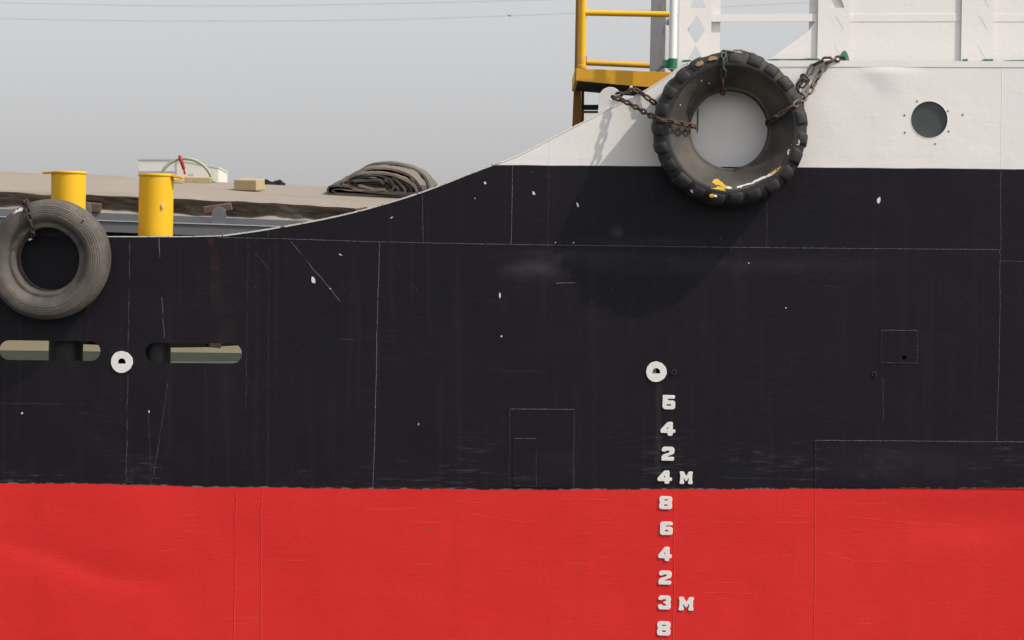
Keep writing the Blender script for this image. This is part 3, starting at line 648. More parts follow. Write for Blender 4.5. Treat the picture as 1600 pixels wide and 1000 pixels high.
# hatch coaming: cream side, green foot, grey girders, lug plates
hy = 1.5
bm = bmesh.new(); x0, x1 = -8.9, 1.1; zt = P(0, 352, hy).z
box(bm, ((x0 + x1) / 2, hy + 0.02, (zd + zt) / 2), (x1 - x0, 0.04, zt - zd)); hc = obj('hatch_coaming', bm, CREAM, ship)
zs = P(0, 549.5, hy - 0.01).z
bm = bmesh.new(); prism(bm, [(x0, zd), (x1, zd), (x1, zs - 0.06), (P(370, 0, hy).x, zs - 0.010), (P(0, 0, hy).x, zs + 0.012), (x0, zs + 0.03)], hy - 0.006, hy); obj('coaming_foot', bm, DECK, hc)
def lpoly(pts, y0, y1, mat, name, parent, bev=0.0):
    bm = bmesh.new(); pxprism(bm, pts, y0, y1, bev); return obj(name, bm, mat, parent)
lpoly([(-900, 305), (172, 345), (345, 350.5), (470, 355), (760, 366), (760, 388), (470, 374), (172, 362.5), (-900, 326)], 1.22, hy - .001, GREY, 'girder', hc, 0.006)
lpoly([(-900, 290), (172, 333), (345, 340), (760, 356), (760, 367), (345, 352), (172, 346.5), (-900, 307)], 1.36, 1.70, GREY, 'girder', hc, 0.004)
for cx, cy in ((342, 323), (131.5, 315), (-80, 308)):
    pts = [(cx - 11, cy + 27.5), (cx - 11, cy + 10)] + [(cx - 11 * math.cos(a), cy + 10 - 10.5 * math.sin(a)) for a in [math.pi * k / 12 for k in range(1, 12)]] + [(cx + 11, cy + 10), (cx + 11, cy + 27.5)]
    lpoly(pts, 1.225, 1.25, GREY, 'lug_plate', hc, 0.004)
lpoly([(-900, 327), (172, 363.5), (470, 375), (760, 389), (760, 420), (-900, 400)], hy - 0.006, hy - 0.0005, BLACK, 'shadow_gap_strip', hc)  # black strip standing for the shaded gap below the girder
lpoly([(-900, 304.4), (172, 344.2), (345, 349.8), (470, 354.2), (760, 365), (760, 366.6), (470, 355.8), (345, 351.3), (172, 345.7), (-900, 306)], 1.208, 1.24, WGREY, 'lit_edge_strip', hc)  # pale strip that paints in the light along the girder's top edge
lpoly([(130, 528), (400, 531), (400, 538), (327, 542.5), (255, 543.5), (130, 538)], 0.55, 0.58, BLACK, 'stiffener', ship)
lpoly([(327, 531), (345, 531), (345, 544), (327, 543)], 0.53, 0.55, WOODD, 'stiffener_patch', ship)
lpoly([(130, 520), (136, 520), (136, 538), (130, 538)], 0.53, 0.56, WOODD, 'stiffener_patch', ship)

# ------------------------------------------------------------------ tarpaulin over the hatch
FE = [(-900, 258), (0, 292), (150, 297), (300, 304), (400, 308), (500, 314), (600, 322), (650, 328), (800, 342)]
RG = [(-900, 236), (0, 270), (140, 275), (200, 279), (350, 285.5), (500, 290.5), (640, 292), (800, 297)]
SK = [(-900, 296), (0, 332), (150, 336), (250, 340), (400, 346), (450, 348), (560, 354), (800, 368)]
YF, YR = 1.55, 4.2
def tarp_z(px_at, y):
    zf = P(px_at, curve_at(FE, px_at), YF).z; zr = P(px_at, curve_at(RG, px_at), YR).z
    return zf + (zr - zf) * (y - YF) / (YR - YF)
def px_of(x, y): return 800 + x * PX * D / (D + y)
def on_tarp(px, y): return Vector((P(px, 0, y).x, y, tarp_z(px, y)))
bm = bmesh.new(); G = []; NX = 330
for i in range(NX + 1):
    x = -8.8 + (1.05 + 8.8) * i / NX; row = []; px = px_of(x, YF)
    zf = P(px, curve_at(FE, px), YF).z; zs = P(px, curve_at(SK, px) + 2, YF).z; zr = P(px, curve_at(RG, px), YR).z
    for j in range(23):                                     # hanging skirt, bottom to top
        t = j / 22; zz = zs + (zf - zs) * t
        f1 = noise.noise((x * 1.3 + t * .6, t * 1.2 + x * .4, 2.0)); f2 = noise.noise((x * 3.1 + t * 2.2, t * 2.4 - x * .9, 6.0)); f3 = noise.noise((x * 8 + t * 4, t * 5, 4.0)); f4 = noise.noise((x * 16 - t * 9, t * 7, 1.0))
        tc = 0.44 + 0.16 * noise.noise((x * 1.1, 4.0, 0)) + 0.10 * noise.noise((x * 3.1, 9.0, 0)); dp = 0.17 * max(.3, 0.9 + 0.8 * noise.noise((x * 1.9, 1, 8)))
        y = YF + dp * math.exp(-((t - tc) / (0.40 if t > tc else 0.17)) ** 2) * ss(1.0, .86, t) - 0.085 * math.exp(-((t - .13 - .06 * f1) / 0.15) ** 2) * (1 + .9 * f2)
        y -= (0.050 * f1 + 0.080 * f2 + 0.060 * f3 + 0.022 * f4) * ss(1.0, .8, t)
        zz -= 0.030 * ss(.8, 1.0, t); zz += (0.030 * noise.noise((x * 1.7, 7, 1)) + 0.012 * noise.noise((x * 5, 7, 1))) * ss(.1, .7, t) * ss(1.02, .9, t); y += -0.020 * math.exp(-((t - .93) / .08) ** 2)
        row.append(bm.verts.new((x, y, zz + 0.035 * noise.noise((x * 1.5, 0, 3)) * (1 - t) - .01)))
    for j in range(1, 31):                                 # sloping top to the ridge
        t = j / 30; y = YF + (YR - YF) * t; zz = zf + (zr - zf) * t
        rnd = -0.030 * math.exp(-t * 22)
        zz += rnd + 0.010 * noise.noise((x * .9, y * 2.2, 1.0)) + 0.006 * noise.noise((x * 2.2, y * 4.5, 7.0)) + 0.008 * math.sin(y * 9.0 + 1.5 * noise.noise((x * .5, y, 0))) * ss(0, .2, t)
        row.append(bm.verts.new((x, y, zz)))
    for j in range(1, 8):
        t = j / 7; row.append(bm.verts.new((x, YR + 3.2 * t, zr - 0.75 * t * t)))
    row.append(bm.verts.new((x, YR + 3.3, zd)))
    G.append(row)
for A, B in zip(G, G[1:]):
    for k in range(len(A) - 1): bm.faces.new((A[k], B[k], B[k + 1], A[k + 1]))
tp = obj('hatch_tarpaulin', bm, TARP, None, True); tag(tp, 'grey brown canvas tarpaulin stretched over the cargo hatch behind the bulwark', 'tarpaulin')

# folded spare tarpaulin: nested loops of cloth, drawn at its near end and its far end
def ribbon(near, far, y0, y1, th, mat, name, parent, n=10, closed=False):
    """a strip of cloth: outline in photo pixels at both ends, thick, lofted between depths y0 and y1"""
    def dens(pts):
        out = []
        m = len(pts)
        for i in range(m - 1):
            p0 = Vector(pts[max(0, i - 1)]); p1 = Vector(pts[i]); p2 = Vector(pts[i + 1]); p3 = Vector(pts[min(m - 1, i + 2)])
            for k in range(5):
                t = k / 5; out.append(0.5 * ((2 * p1) + (p2 - p0) * t + (2 * p0 - 5 * p1 + 4 * p2 - p3) * t * t + (3 * p1 - p0 - 3 * p2 + p3) * t ** 3))
        out.append(Vector(pts[-1])); return out
    a = dens(near); b = dens(far); bm = bmesh.new(); R = []
    for j in range(n + 1):
        t = j / n; y = y0 + (y1 - y0) * t; ra = []; rb = []
        pl = [(p * (1 - t) + q * t) for p, q in zip(a, b)]
        W = [P(p.x, p.y, y) for p in pl]
        for i, q in enumerate(W):
            tg = (W[min(i + 1, len(W) - 1)] - W[max(0, i - 1)]); nn = Vector((-tg.z, 0, tg.x)).normalized()
            wob = (0.014 * noise.noise((i * .23, y * 2.3, th * 90)) + 0.006 * noise.noise((i * .7, y * 6.0, th * 70))) * (0.5 + t)
            yy = y + 0.03 * noise.noise((i * .15, 3.1, th * 50)) * (1 - t)
            ra.append(bm.verts.new((q.x + nn.x * (th / 2 + wob), yy, q.z + nn.z * (th / 2 + wob)))); rb.append(bm.verts.new((q.x - nn.x * (th / 2 - wob), yy, q.z - nn.z * (th / 2 - wob))))
        R.append((ra, rb))
    m = len(a)
    for (A, B), (C, E) in zip(R, R[1:]):
        for i in range(m - 1):
            bm.faces.new((A[i], A[i + 1], C[i + 1], C[i])); bm.faces.new((B[i], E[i], E[i + 1], B[i + 1]))
        bm.faces.new((A[0], C[0], E[0], B[0])); bm.faces.new((A[-1], B[-1], E[-1], C[-1]))
    for (A, B) in (R[0], R[-1]):
        for i in range(m - 1): bm.faces.new((A[i], B[i], B[i + 1], A[i + 1]))
    return obj(name, bm, mat, parent, True)
ft = thing('folded_tarpaulin', 'thick folded bundle of dark and tan tarpaulin lying on the covered hatch', 'tarpaulin', on_tarp(600, 3.0))
TARPB = canvas('bundle_canvas', (0.215, 0.175, 0.140), (0.15, 0.125, 0.105), 0.8)
def shift(pts, dx, dy, sx=1.0, sy=1.0, c=(600, 285)): return [(c[0] + (x - c[0]) * sx + dx, c[1] + (y - c[1]) * sy + dy) for x, y in pts]
parts = []
Y0, Y1 = 2.7, 3.9
# bottom fold: a long U lying flat
u = [(665, 307.5), (620, 307), (570, 305.5), (522, 304), (512, 299.5), (514, 293), (525, 290.5), (545, 292), (580, 300), (625, 303), (662, 303)]
parts.append(ribbon(u, shift(u, 22, -13, .92, .8), Y0, Y1, 0.016, TARPD, 'cloth_layer', None))
u2 = [(655, 304.8), (600, 304.2), (540, 302.5), (522, 300), (520, 296.5), (532, 296), (560, 298.5), (600, 303)]
parts.append(ribbon(u2, shift(u2, 22, -13, .92, .8), Y0 + .02, Y1, 0.010, TARPB, 'cloth_layer', None))
# main roll: closed flat loop, spiralling inwards
l1 = [(640, 304), (600, 302), (565, 297), (540, 290), (535, 285), (545, 277), (565, 271.5), (590, 270), (612, 273), (632, 281), (648, 292), (652, 302), (640, 306)]
l2 = [(628, 301), (600, 299.5), (566, 294), (544, 288), (541, 284.5), (552, 277), (574, 273.5), (594, 274), (607, 279), (614, 287), (612, 297), (600, 301)]
l3 = [(606, 299), (575, 295), (550, 289), (546, 285), (556, 280), (572, 277), (588, 277.5)]
l4 = [(556, 288.5), (575, 287), (596, 285.5), (604, 290), (608, 296), (598, 298)]
l5 = [(560, 292), (578, 290.5), (592, 293), (596, 296)]
for l, mt, th in ((l1, TARPB, 0.020), (l2, TARPD, 0.018), (l3, TARPB, 0.011), (l4, TARPD, 0.014), (l5, TARPB, 0.009)):
    parts.append(ribbon(l, shift(l, 24, -14, .95, .95), Y0 + .03 * len(parts) * .2, Y1, th, mt, 'cloth_layer', None))
# outer tan wraps going over the right shoulder
o1 = [(532, 286), (548, 274), (572, 265), (600, 263), (625, 268), (645, 278), (655, 290), (660, 304)]
o2 = [(556, 270), (580, 262.5), (605, 262), (630, 268), (650, 278.5), (660, 292), (663, 303)]
parts.append(ribbon(o1, shift(o1, 20, -10, .95, .95), Y0 + .10, Y1 - .1, 0.018, TARPB, 'cloth_layer', None)); parts.append(ribbon(o2, shift(o2, 14, -7, .98, .98), Y0 + .30, Y1 - .1, 0.018, TARPB, 'cloth_layer', None))
o3 = [(640, 281), (650, 286), (656, 295), (656, 306)]
parts.append(ribbon(o3, shift(o3, 20, -10), Y0 + .04, Y1, 0.024, TARPD, 'cloth_layer', None))
for l, mt in (([(618, 276), (632, 284), (641, 294), (641, 305)], TARPD), ([(612, 277), (625, 286), (632, 296), (630, 304)], TARPB), ([(628, 277.5), (642, 286), (649, 296), (649, 305)], TARPB), ([(600, 281), (610, 286), (620, 294), (622, 303)], TARPD), ([(552, 284), (570, 281.5), (590, 282), (600, 287)], TARPD), ([(560, 290), (580, 294.5), (602, 297)], TARPB)):
    parts.append(ribbon(l, shift(l, 24, -12), Y0 + random.uniform(.0, .05), Y1, 0.022, mt, 'cloth_layer', None))
core = bmesh.new(); ca = [(540, 289), (546, 278), (566, 272.5), (592, 271), (616, 275), (636, 283), (650, 294), (654, 305), (600, 302.5), (560, 297)]
va = [core.verts.new(P(a_, b_, Y0 + .07)) for a_, b_ in ca]; vb = [core.verts.new(P(a_ + 22, b_ - 13, Y1)) for a_, b_ in ca]
core.faces.new(va); core.faces.new(vb[::-1])
for i in range(len(ca)): core.faces.new((va[i], vb[i], vb[(i + 1) % len(ca)], va[(i + 1) % len(ca)]))
parts.append(obj('inner_folds', core, TARPD, None))
g = [(564, 266), (580, 257.5), (603, 254.8), (632, 259), (656, 269), (668, 285), (675, 302)]
parts.append(ribbon(g, shift(g, 12, -2.0, .98, .94), Y0 + .55, Y1 + .25, 0.020, TARPG, 'cover_cloth', None))
adopt(ft, *parts)

# ------------------------------------------------------------------ timber on and beside the tarpaulin
def timber(name, px, y, size, rotz, label, mat, lift=0.0, roty=0.0, z=None):
    bm = bmesh.new(); box(bm, (0, 0, size[2] / 2), size, None, 0.006)
    for v in bm.verts: v.co += Vector((random.uniform(-1, 1), random.uniform(-1, 1), random.uniform(-1, 1))) * 0.002
    o = obj(name, bm, mat); q = on_tarp(px, y)
    o.location = (q.x, y, (q.z + 0.012 if z is None else z) + lift); o.rotation_euler = (math.radians(6), roty, rotz)
    return tag(o, label, 'timber')
timber('timber_block', 390, 2.75, (0.215, 0.16, 0.092), math.radians(-24), 'pale squared timber block lying on the tarpaulin between bollard and folded bundle', WOOD, -0.004, math.radians(2))
timber('timber_block', 309, 3.6, (0.235, 0.09, 0.055), math.radians(3), 'long pale timber batten on the tarpaulin under the green hose', WOOD, 0.0, math.radians(2))
timber('timber_block', 276, 3.45, (0.09, 0.1, 0.045), math.radians(20), 'short tan timber offcut half behind the right bollard', WOOD, 0.0)
zz = P(340, 331, 1.36).z
timber('timber_wedge', 341, 1.38, (0.235, 0.07, 0.06), 0.0, 'brown timber wedge driven between tarpaulin and grey lug plate right of the bollards', WOODD, 0, math.radians(-8), zz)
timber('timber_wedge', 147, 1.38, (0.11, 0.07, 0.075), 0.0, 'brown timber wedge just right of the left bollard', WOODD, 0, math.radians(6), P(147, 331, 1.36).z)
timber('timber_wedge', 566, 1.36, (0.10, 0.05, 0.04), 0.0, 'small brown timber wedge showing above the sloping bulwark edge', WOODD, 0, math.radians(-10), P(565, 332, 1.36).z)

# hose loop with red clamp
hb = on_tarp(292, 3.75); hs_ = thing('hose_loop', 'pale green hose bent into an arch above the tarpaulin, with red clamp', 'hose', hb)
arc = [(249, 290), (249.5, 278), (253, 268), (261, 258), (272, 250.5), (286, 247.3), (300, 248.5), (313, 254.5), (323, 263), (329, 273), (332, 282), (334, 289)]
dense = []
for i in range(len(arc) - 1):
    for k in range(4): t = k / 4; dense.append((arc[i][0] * (1 - t) + arc[i + 1][0] * t, arc[i][1] * (1 - t) + arc[i + 1][1] * t))
for _ in range(3): dense = [dense[0]] + [((a[0] + 2 * b[0] + c[0]) / 4, (a[1] + 2 * b[1] + c[1]) / 4) for a, b, c in zip(dense, dense[1:], dense[2:])] + [dense[-1]]
bm = bmesh.new(); tube(bm, [P(a, b, 3.75) for a, b in dense], L(2.6, 3.75), 10); h1 = obj('hose', bm, HOSE, None, True)
bm = bmesh.new(); tube(bm, [P(281, 243.5, 3.72), P(282.5, 249, 3.71), P(285, 257, 3.71), P(287, 263.5, 3.71), P(287.8, 267, 3.71), P(288.5, 269.5, 3.71), P(289, 272.5, 3.71)], [L(3.3), L(3.4), L(3.2), L(2.8), L(1.3), L(2.2), L(1.6)], 10); h2 = obj('clamp', bm, REDP, None, True)
bm = bmesh.new(); tube(bm, [P(334, 284, 3.75), P(335, 292, 3.75)], L(3.6), 10); h3 = obj('hose_end', bm, GREY, None, True)
adopt(hs_, h1, h2, h3)

# dark scrap of sheeting on the far ridge
bm = bmesh.new(); base = on_tarp(428, 4.15); V = []
for i in range(13):
    r = []
    for j in range(5):
        px = 408 + 38 * i / 12; y = 4.05 + 0.2 * j / 4
        h = 0.006 + 0.026 * abs(math.sin(i * .45 + j * .3)) * math.sin(math.pi * (i + .6) / 13.2) + (.012 if i in (2, 3, 9, 10) else 0)
        r.append(bm.verts.new(on_tarp(px, y) + Vector((0, 0, h + 0.012 if j > 0 and j < 4 else -.012))))
    V.append(r)
for A, B in zip(V, V[1:]):
    for k in range(4): bm.faces.new((A[k], B[k], B[k + 1], A[k + 1]))
bmesh.ops.solidify(bm, geom=list(bm.faces), thickness=0.006)
o = obj('sheet_scrap', bm, BLACK, None, True); tag(o, 'crumpled dark scrap of sheeting on the ridge of the hatch tarpaulin', 'sheeting')

# ------------------------------------------------------------------ post-and-rail windbreak on the forecastle (part of the ship)
wb = obj('windbreak', (lambda bm: (pxprism(bm, [(1341, -60), (1420, -60), (2700, -60), (2700, 97), (1199, 95), (1262, 50)], 0.2245, 0.2325), bm)[1])(bmesh.new()), WHITE, ship); tag(wb, 'white windbreak of posts, rails and plates above the hull')
def diamond_post(xl, open_all):
    # front plate with diamond cut-outs, two rear bars
    bm = bmesh.new(); wd = 50
    lean = lambda y: (95 - y) * 0.018
    pxprism(bm, [(xl + lean(97), 97), (xl + wd + lean(97), 97), (xl + wd + lean(-70), -70), (xl + lean(-70), -70)], 0.20, 0.212)
    o = obj('post', bm, WHITE, wb); cuts = []
    for cy0, cy1 in ((70, 95.0), (24, 70), (-24, 12.5)):
        cx = xl + 26
        if cy0 == 70: pts = [(cx, 71), (cx + 12.5, 93), (cx - 11.5, 93)]
        elif cy0 == 24: pts = [(cx + 1, 24.5), (cx + 14.5, 46), (cx + .3, 69), (cx - 13.5, 46)]
        else: pts = [(cx + 2, -20), (cx + 15, 12), (cx - 10, 12)]
        b = bmesh.new(); prism(b, [(lambda q: (q.x, q.z))(P(a + lean(c), c, 0.206)) for a, c in pts], 0.1, 0.3); cuts.append(b)
    cut(o, cuts)
    def bar(a, b_, y0, y1):
        bm = bmesh.new(); pxprism(bm, [(a + lean(97), 97), (b_ + lean(97), 97), (b_ + lean(-70), -70), (a + lean(-70), -70)], y0, y1); return obj('rear_bar', bm, WHITE, wb)
    bar(xl + 2 if xl < 1100 else xl - 14, xl + 15, 0.27, 0.285); bar(xl + 41, xl + 64, 0.255, 0.27)
    if not open_all:
        bm = bmesh.new(); ytop = 20
        pxprism(bm, [(xl + 3, 96), (xl + 47, 96), (xl + 48, 20 if xl < 1400 else -65), (xl + 3, 20 if xl < 1400 else -65)], 0.2014, 0.21); obj('infill_plate', bm, WHITE, wb)
for xl, op in ((1060.5, True), (1277, False), (1501.5, False), (1722, False), (1945, False)): diamond_post(xl, op)
for a, b_ in ((1111.5, 1278), (1328, 1503), (1552, 1723), (1773, 1946)):
    lpoly([(a, 22.0), (b_, 21.5), (b_, 33.5), (a, 34.0)], 0.2215, 0.240, WHITE, 'rail', wb, 0.001)
for a, b_, t in ((1195, 1281, 4.0), (1503, 1512, 3.2), (1533, 1552, 3.2), (1568, 1700, 2.0), (1066, 1080, 2.0)):   # green deck paint showing at the foot
    pts = [(a, 97)] + [(a + (b_ - a) * k / 10, 95.2 - t * (math.sin(math.pi * min(1, (k + .4) / 6.0)) if k < 3 else 1) * random.uniform(.7, 1.1)) for k in range(11)] + [(b_, 97)]
    lpoly(pts, 0.19, 0.198, GREEN, 'kick_plate', wb)

# mast column, white pipe with green clamp left of the windbreak
bm = bmesh.new(); q = P(1028, 0, 1.3); zb = P(0, 113, 1.3).z; zt = P(0, -80, 1.3).z
box(bm, (q.x, 1.3, (zb + zt) / 2), (0.20, 0.02, zt - zb), Matrix.Rotation(math.radians(-53), 3, 'Z'), 0.004); 
for v in bm.verts: v.co.x += (v.co.z - zb) * 0.022
tag(obj('column', bm, WGREY, ship), 'grey stained steel column')
bm = bmesh.new(); a = P(1050.5, 108, 0.1); b = P(1053.5, -60, 0.1); tube(bm, [a, b], L(6.2, .1), 20); pp = obj('stanchion', bm, WHITE, ship, True)
bm = bmesh.new(); tube(bm, [P(1051, 107, .1), P(1051.3, 91.5, .1)], L(7.4, .1), 20); box(bm, P(1041, 99, 0.12), (L(12), .06, L(11)), None, .004); obj('clamp', bm, GREEN, pp, False)
bm = bmesh.new(); tube(bm, [P(1026 + 26 * k / 8, 111 - 8 * math.sin(math.pi * k / 8), .36) for k in range(9)], L(3.0), 10); obj('pipe_elbow', bm, GREY, pp, True)
bm = bmesh.new(); tube(bm, [P(1043, 38, .45), P(1046, 30, .43)], L(4), 12); obj('bracket', bm, WGREY, pp, True)

# ------------------------------------------------------------------ yellow boarding platform with ladder (part of the ship)
PY0, PY1 = 0.6, 2.15
bm = bmesh.new(); zt = P(0, 108.5, PY0).z; zb = P(0, 126.5, PY0).z
pts = [(900, 107), (1130, 116), (1130, 146), (1040, 138), (960, 131.5), (900, 126)]
pxprism(bm, pts, PY0, PY0 + 0.02, 0.003); pf = obj('boarding_platform', bm, YELD, ship); tag(pf, 'yellow boarding platform with handrails and ladder')
bm = bmesh.new(); A = P(900, 126, PY0 + .021); 
f = [P(900, 125, PY0 + .021), P(1130, 145, PY0 + .021)]
v = [(f[0].x, f[0].z), (f[1].x, f[1].z), (f[1].x, f[1].z + 0.05), (f[0].x, f[0].z + 0.05)]
prism(bm, v, PY0 + .021, PY1); obj('floor', bm, FLOORB, pf)
bm = bmesh.new(); pxprism(bm, [(898, 108), (903, 108), (903, 126), (898, 126)], PY0 + .03, PY1 + .02); obj('toe_board', bm, YELD, pf)
bm = bmesh.new(); tube(bm, [P(909.5, 110, PY0 + .04), P(911.5, -80, PY0 + .04)], L(5.8, PY0), 16); obj('handrail_post', bm, YEL, pf, True)
bm = bmesh.new(); revolve(bm, [(L(7.4), 0), (L(7.4), 0.025), (L(6.2), 0.03), (L(6.2), 0.10), (L(5.9), 0.105)], tuple(P(909.5, 107, PY0 + .04)), axis='z', seg=18, closed=False); obj('post_socket', bm, YELD, pf, True)
bm = bmesh.new(); tube(bm, [P(902.5, 112, PY1 - .05), P(906, -80, PY1 - .05)], L(5.0, PY1), 14); obj('handrail_post', bm, ORG, pf, True)
bm = bmesh.new(); tube(bm, [P(914, 20, PY0 + .04), P(1059, 22.8, PY0 + .04)], L(4.6, PY0), 14); obj('handrail', bm, YEL, pf, True)
bm = bmesh.new(); tube(bm, [P(906, 97.5, PY1 - .05), P(1018, 102.5, PY1 - .05)], L(4.4, PY1), 14); obj('handrail', bm, YELD, pf, True)
for a in (914,): 
    bm = bmesh.new(); tube(bm, [P(915.5, 87, PY0 + .05), P(915.8, 107, PY0 + .05)], L(.9), 8); obj('wire_tie', bm, BLACK, pf)
# ladder going down behind the sloping bulwark
lpoly([(896.5, 142), (908, 142), (908, 330), (891, 330), (893.5, 215)], PY1 - .2, PY1 - .12, ORG, 'ladder_stile', pf, 0.004)
lpoly([(908.5, 142), (913, 142), (911, 330), (906, 330)], PY1 - .10, PY1 - .02, ORG, 'ladder_stile', pf, 0.004)
for y0 in (163, 203, 243, 283):
    bm = bmesh.new(); a = P(909, y0 + 1, PY1 - .15); b = P(990, y0 + 3, PY1 - .15)
    box(bm, (a + b) / 2 + Vector((0, 0, -L(3))), ((b - a).length, 0.05, L(8.5)), None, .002)
    obj('ladder_step', bm, BLACK, pf)
    bm = bmesh.new(); a = P(909, y0 + 11, PY1 - .16); b = P(990, y0 + 13, PY1 - .16); box(bm, (a + b) / 2, ((b - a).length, 0.02, L(4)), None, .002); obj('step_nosing', bm, ORG, pf)

# ------------------------------------------------------------------ tyres hung as fenders
def spot(cx, cy, rx, ry, an, yfun, mat, name='paint_smear', th=0.004, n=14, seed=0):
    rnd = random.Random(seed); bm = bmesh.new(); F = []; Bk = []
    for k in range(n):
        a = 2 * math.pi * k / n; r = rnd.uniform(.6, 1.2); x = rx * r * math.cos(a); y = ry * r * math.sin(a)
        q = (cx + x * math.cos(an) - y * math.sin(an), cy + x * math.sin(an) + y * math.cos(an)); yy = yfun(*q)
        F.append(bm.verts.new(P(q[0], q[1], yy - th))); Bk.append(bm.verts.new(P(q[0], q[1], yy + 0.02)))
    c0 = bm.verts.new(P(cx, cy, yfun(cx, cy) - th * 1.3))
    for k in range(n): bm.faces.new((F[k], F[(k + 1) % n], c0)); bm.faces.new((F[k], Bk[k], Bk[(k + 1) % n], F[(k + 1) % n]))
    bm.faces.new(Bk)
    return obj(name, bm, mat, None)
# big lugged tyre on the white and black plating
C1 = P(1138.5, 203.5, -0.02)
PR1 = [(.318, -.045), (.40, -.012), (.50, -.010), (.570, -.026), (.598, -.07), (.604, -.20), (.600, -.290), (.584, -.330), (.545, -.358), (.500, -.367), (.482, -.358), (.462, -.338), (.42, -.305), (.375, -.262), (.345, -.225), (.330, -.205),
       (.322, -.206), (.312, -.200), (.307, -.185), (.310, -.165), (.335, -.155), (.42, -.16), (.50, -.17), (.545, -.14), (.545, -.09), (.50, -.06), (.40, -.055), (.33, -.07), (.310, -.068), (.306, -.055)]
t1 = thing('tyre_fender', 'large black tractor tyre with chunky tread lugs hung on the white bulwark', 'tyre', (C1.x, -0.02, C1.z - 0.6), 'tyres hung over the side as fenders')
bm = bmesh.new(); rgh = lambda a, r, h: (r + 0.004 * noise.noise((math.cos(a) * 1.7, math.sin(a) * 1.7, r * 4)) + 0.0015 * noise.noise((math.cos(a) * 9, math.sin(a) * 9, r * 20)), h + 0.006 * noise.noise((math.cos(a) * 1.3 + 4, math.sin(a) * 1.3, r * 3)))
revolve(bm, PR1, (C1.x, 0, C1.z), seg=128, fr=rgh)
for f in bm.faces:
    q = f.calc_center_median(); f.material_index = 1 if math.hypot(q.x - C1.x, q.z - C1.z) > .488 else 0
kids = [obj('tyre_carcass', bm, RUB, None, True)]; kids[0].data.materials.append(RUBT)
def lug_mesh(front):
    bm = bmesh.new(); w0, w1 = 0.052, 0.060
    # block across the shoulder: local x = circumference, y = depth, z = radius
    sec = [(-.345, .492), (-.379, .522), (-.368, .580), (-.322, .609), (-.20, .616), (-.185, .58), (-.30, .54)]
    if not front: sec = [(-.19, .58), (-.185, .612), (-.06, .604), (-.022, .580), (-.012, .54), (-.05, .54)]
    V = []
    for s_ in (-1, 1):
        V.append([bm.verts.new((s_ * (w1 if z < .57 else w0) * (1.0 if i < 3 else .9) + (.030 if (y > -.22 and front) else (-.03 if (y < -.17 and not front) else 0)), y, z)) for i, (y, z) in enumerate(sec)])
    n = len(sec)
    for i in range(n): bm.faces.new((V[0][i], V[0][(i + 1) % n], V[1][(i + 1) % n], V[1][i]))
    bm.faces.new(V[0][::-1]); bm.faces.new(V[1])
    bmesh.ops.recalc_face_normals(bm, faces=bm.faces)
    bmesh.ops.bevel(bm, geom=list(bm.edges), offset=0.019, segments=2, affect='EDGES', profile=0.5)
    for f in bm.faces: f.smooth = True
    me = bpy.data.meshes.new('tread_lug'); bm.to_mesh(me); bm.free(); me.materials.append(RUBT); return me
LF = [lug_mesh(True), lug_mesh(False)]; NL = 23
for fr in (0, 1):
    for k in range(NL):
        a = 2 * math.pi * (k + .5 * fr) / NL + 0.06 + random.uniform(-.012, .012); o = link_obj('tread_lug', LF[fr]); o.location = (C1.x, 0, C1.z)
        s_ = random.uniform(.985, 1.008); o.rotation_euler = (0, a, 0); o.scale = (random.uniform(.85, 1.12), random.uniform(.965, 1.0), s_); kids.append(o)
def y1f(px, py):
    # depth of the tyre's front face under a pixel
    q = P(px, py, -0.32); r = math.hypot(q.x - C1.x, q.z - C1.z)
    tab = [(.30, -.19), (.33, -.205), (.345, -.225), (.375, -.262), (.42, -.305), (.462, -.338), (.495, -.362), (.525, -.354), (.548, -.366), (.59, -.352), (.61, -.315)]
    return curve_at(tab, min(.61, max(.30, r)))
for i, (cx, cy, rx, ry, an, mt) in enumerate(((1121, 285, 9, 5, .3, YSPOT), (1124, 296, 13, 4.5, .15, YSPOT), (1115, 305, 8, 3, -.2, YSPOT), (1216, 266, 11, 3.5, -.6, YSPOT), (1170, 287.5, 13, 1.6, -.22, WSPOT), (1204, 272.5, 9, 1.9, -.5, WSPOT), (1207, 270, 8, 2.4, -.5, YSPOT), (1130, 290, 10, 3.5, .5, YSPOT), (1138, 293, 6, 2.2, .1, WSPOT), (1156, 291.5, 6, 2, -.2, WSPOT), (1187, 280, 15, 2, -.36, WSPOT),
        (1234, 238, 4.5, 5.5, .3, WSPOT), (1243, 226, 7, 1.6, -.1, WSPOT), (1248, 221, 2, 4, 0, WSPOT), (1118, 306, 3, 2.2, 0, WSPOT), (1081, 299, 1.6, 3.6, -.5, WSPOT), (1093, 99, 8, 4.5, -.3, OSPOT), (1113, 91, 9, 3.5, -.15, OSPOT), (1049, 153, 2.4, 1.6, .5, YSPOT), (1096, 126, 1, 1.6, 0, WSPOT), (1108, 130, 1, 1.6, 0, WSPOT), (1063, 164, 1, 1.4, 0, WSPOT))):
    kids.append(spot(cx, cy, rx, ry, an, y1f, mt, seed=i))
adopt(t1, *kids)

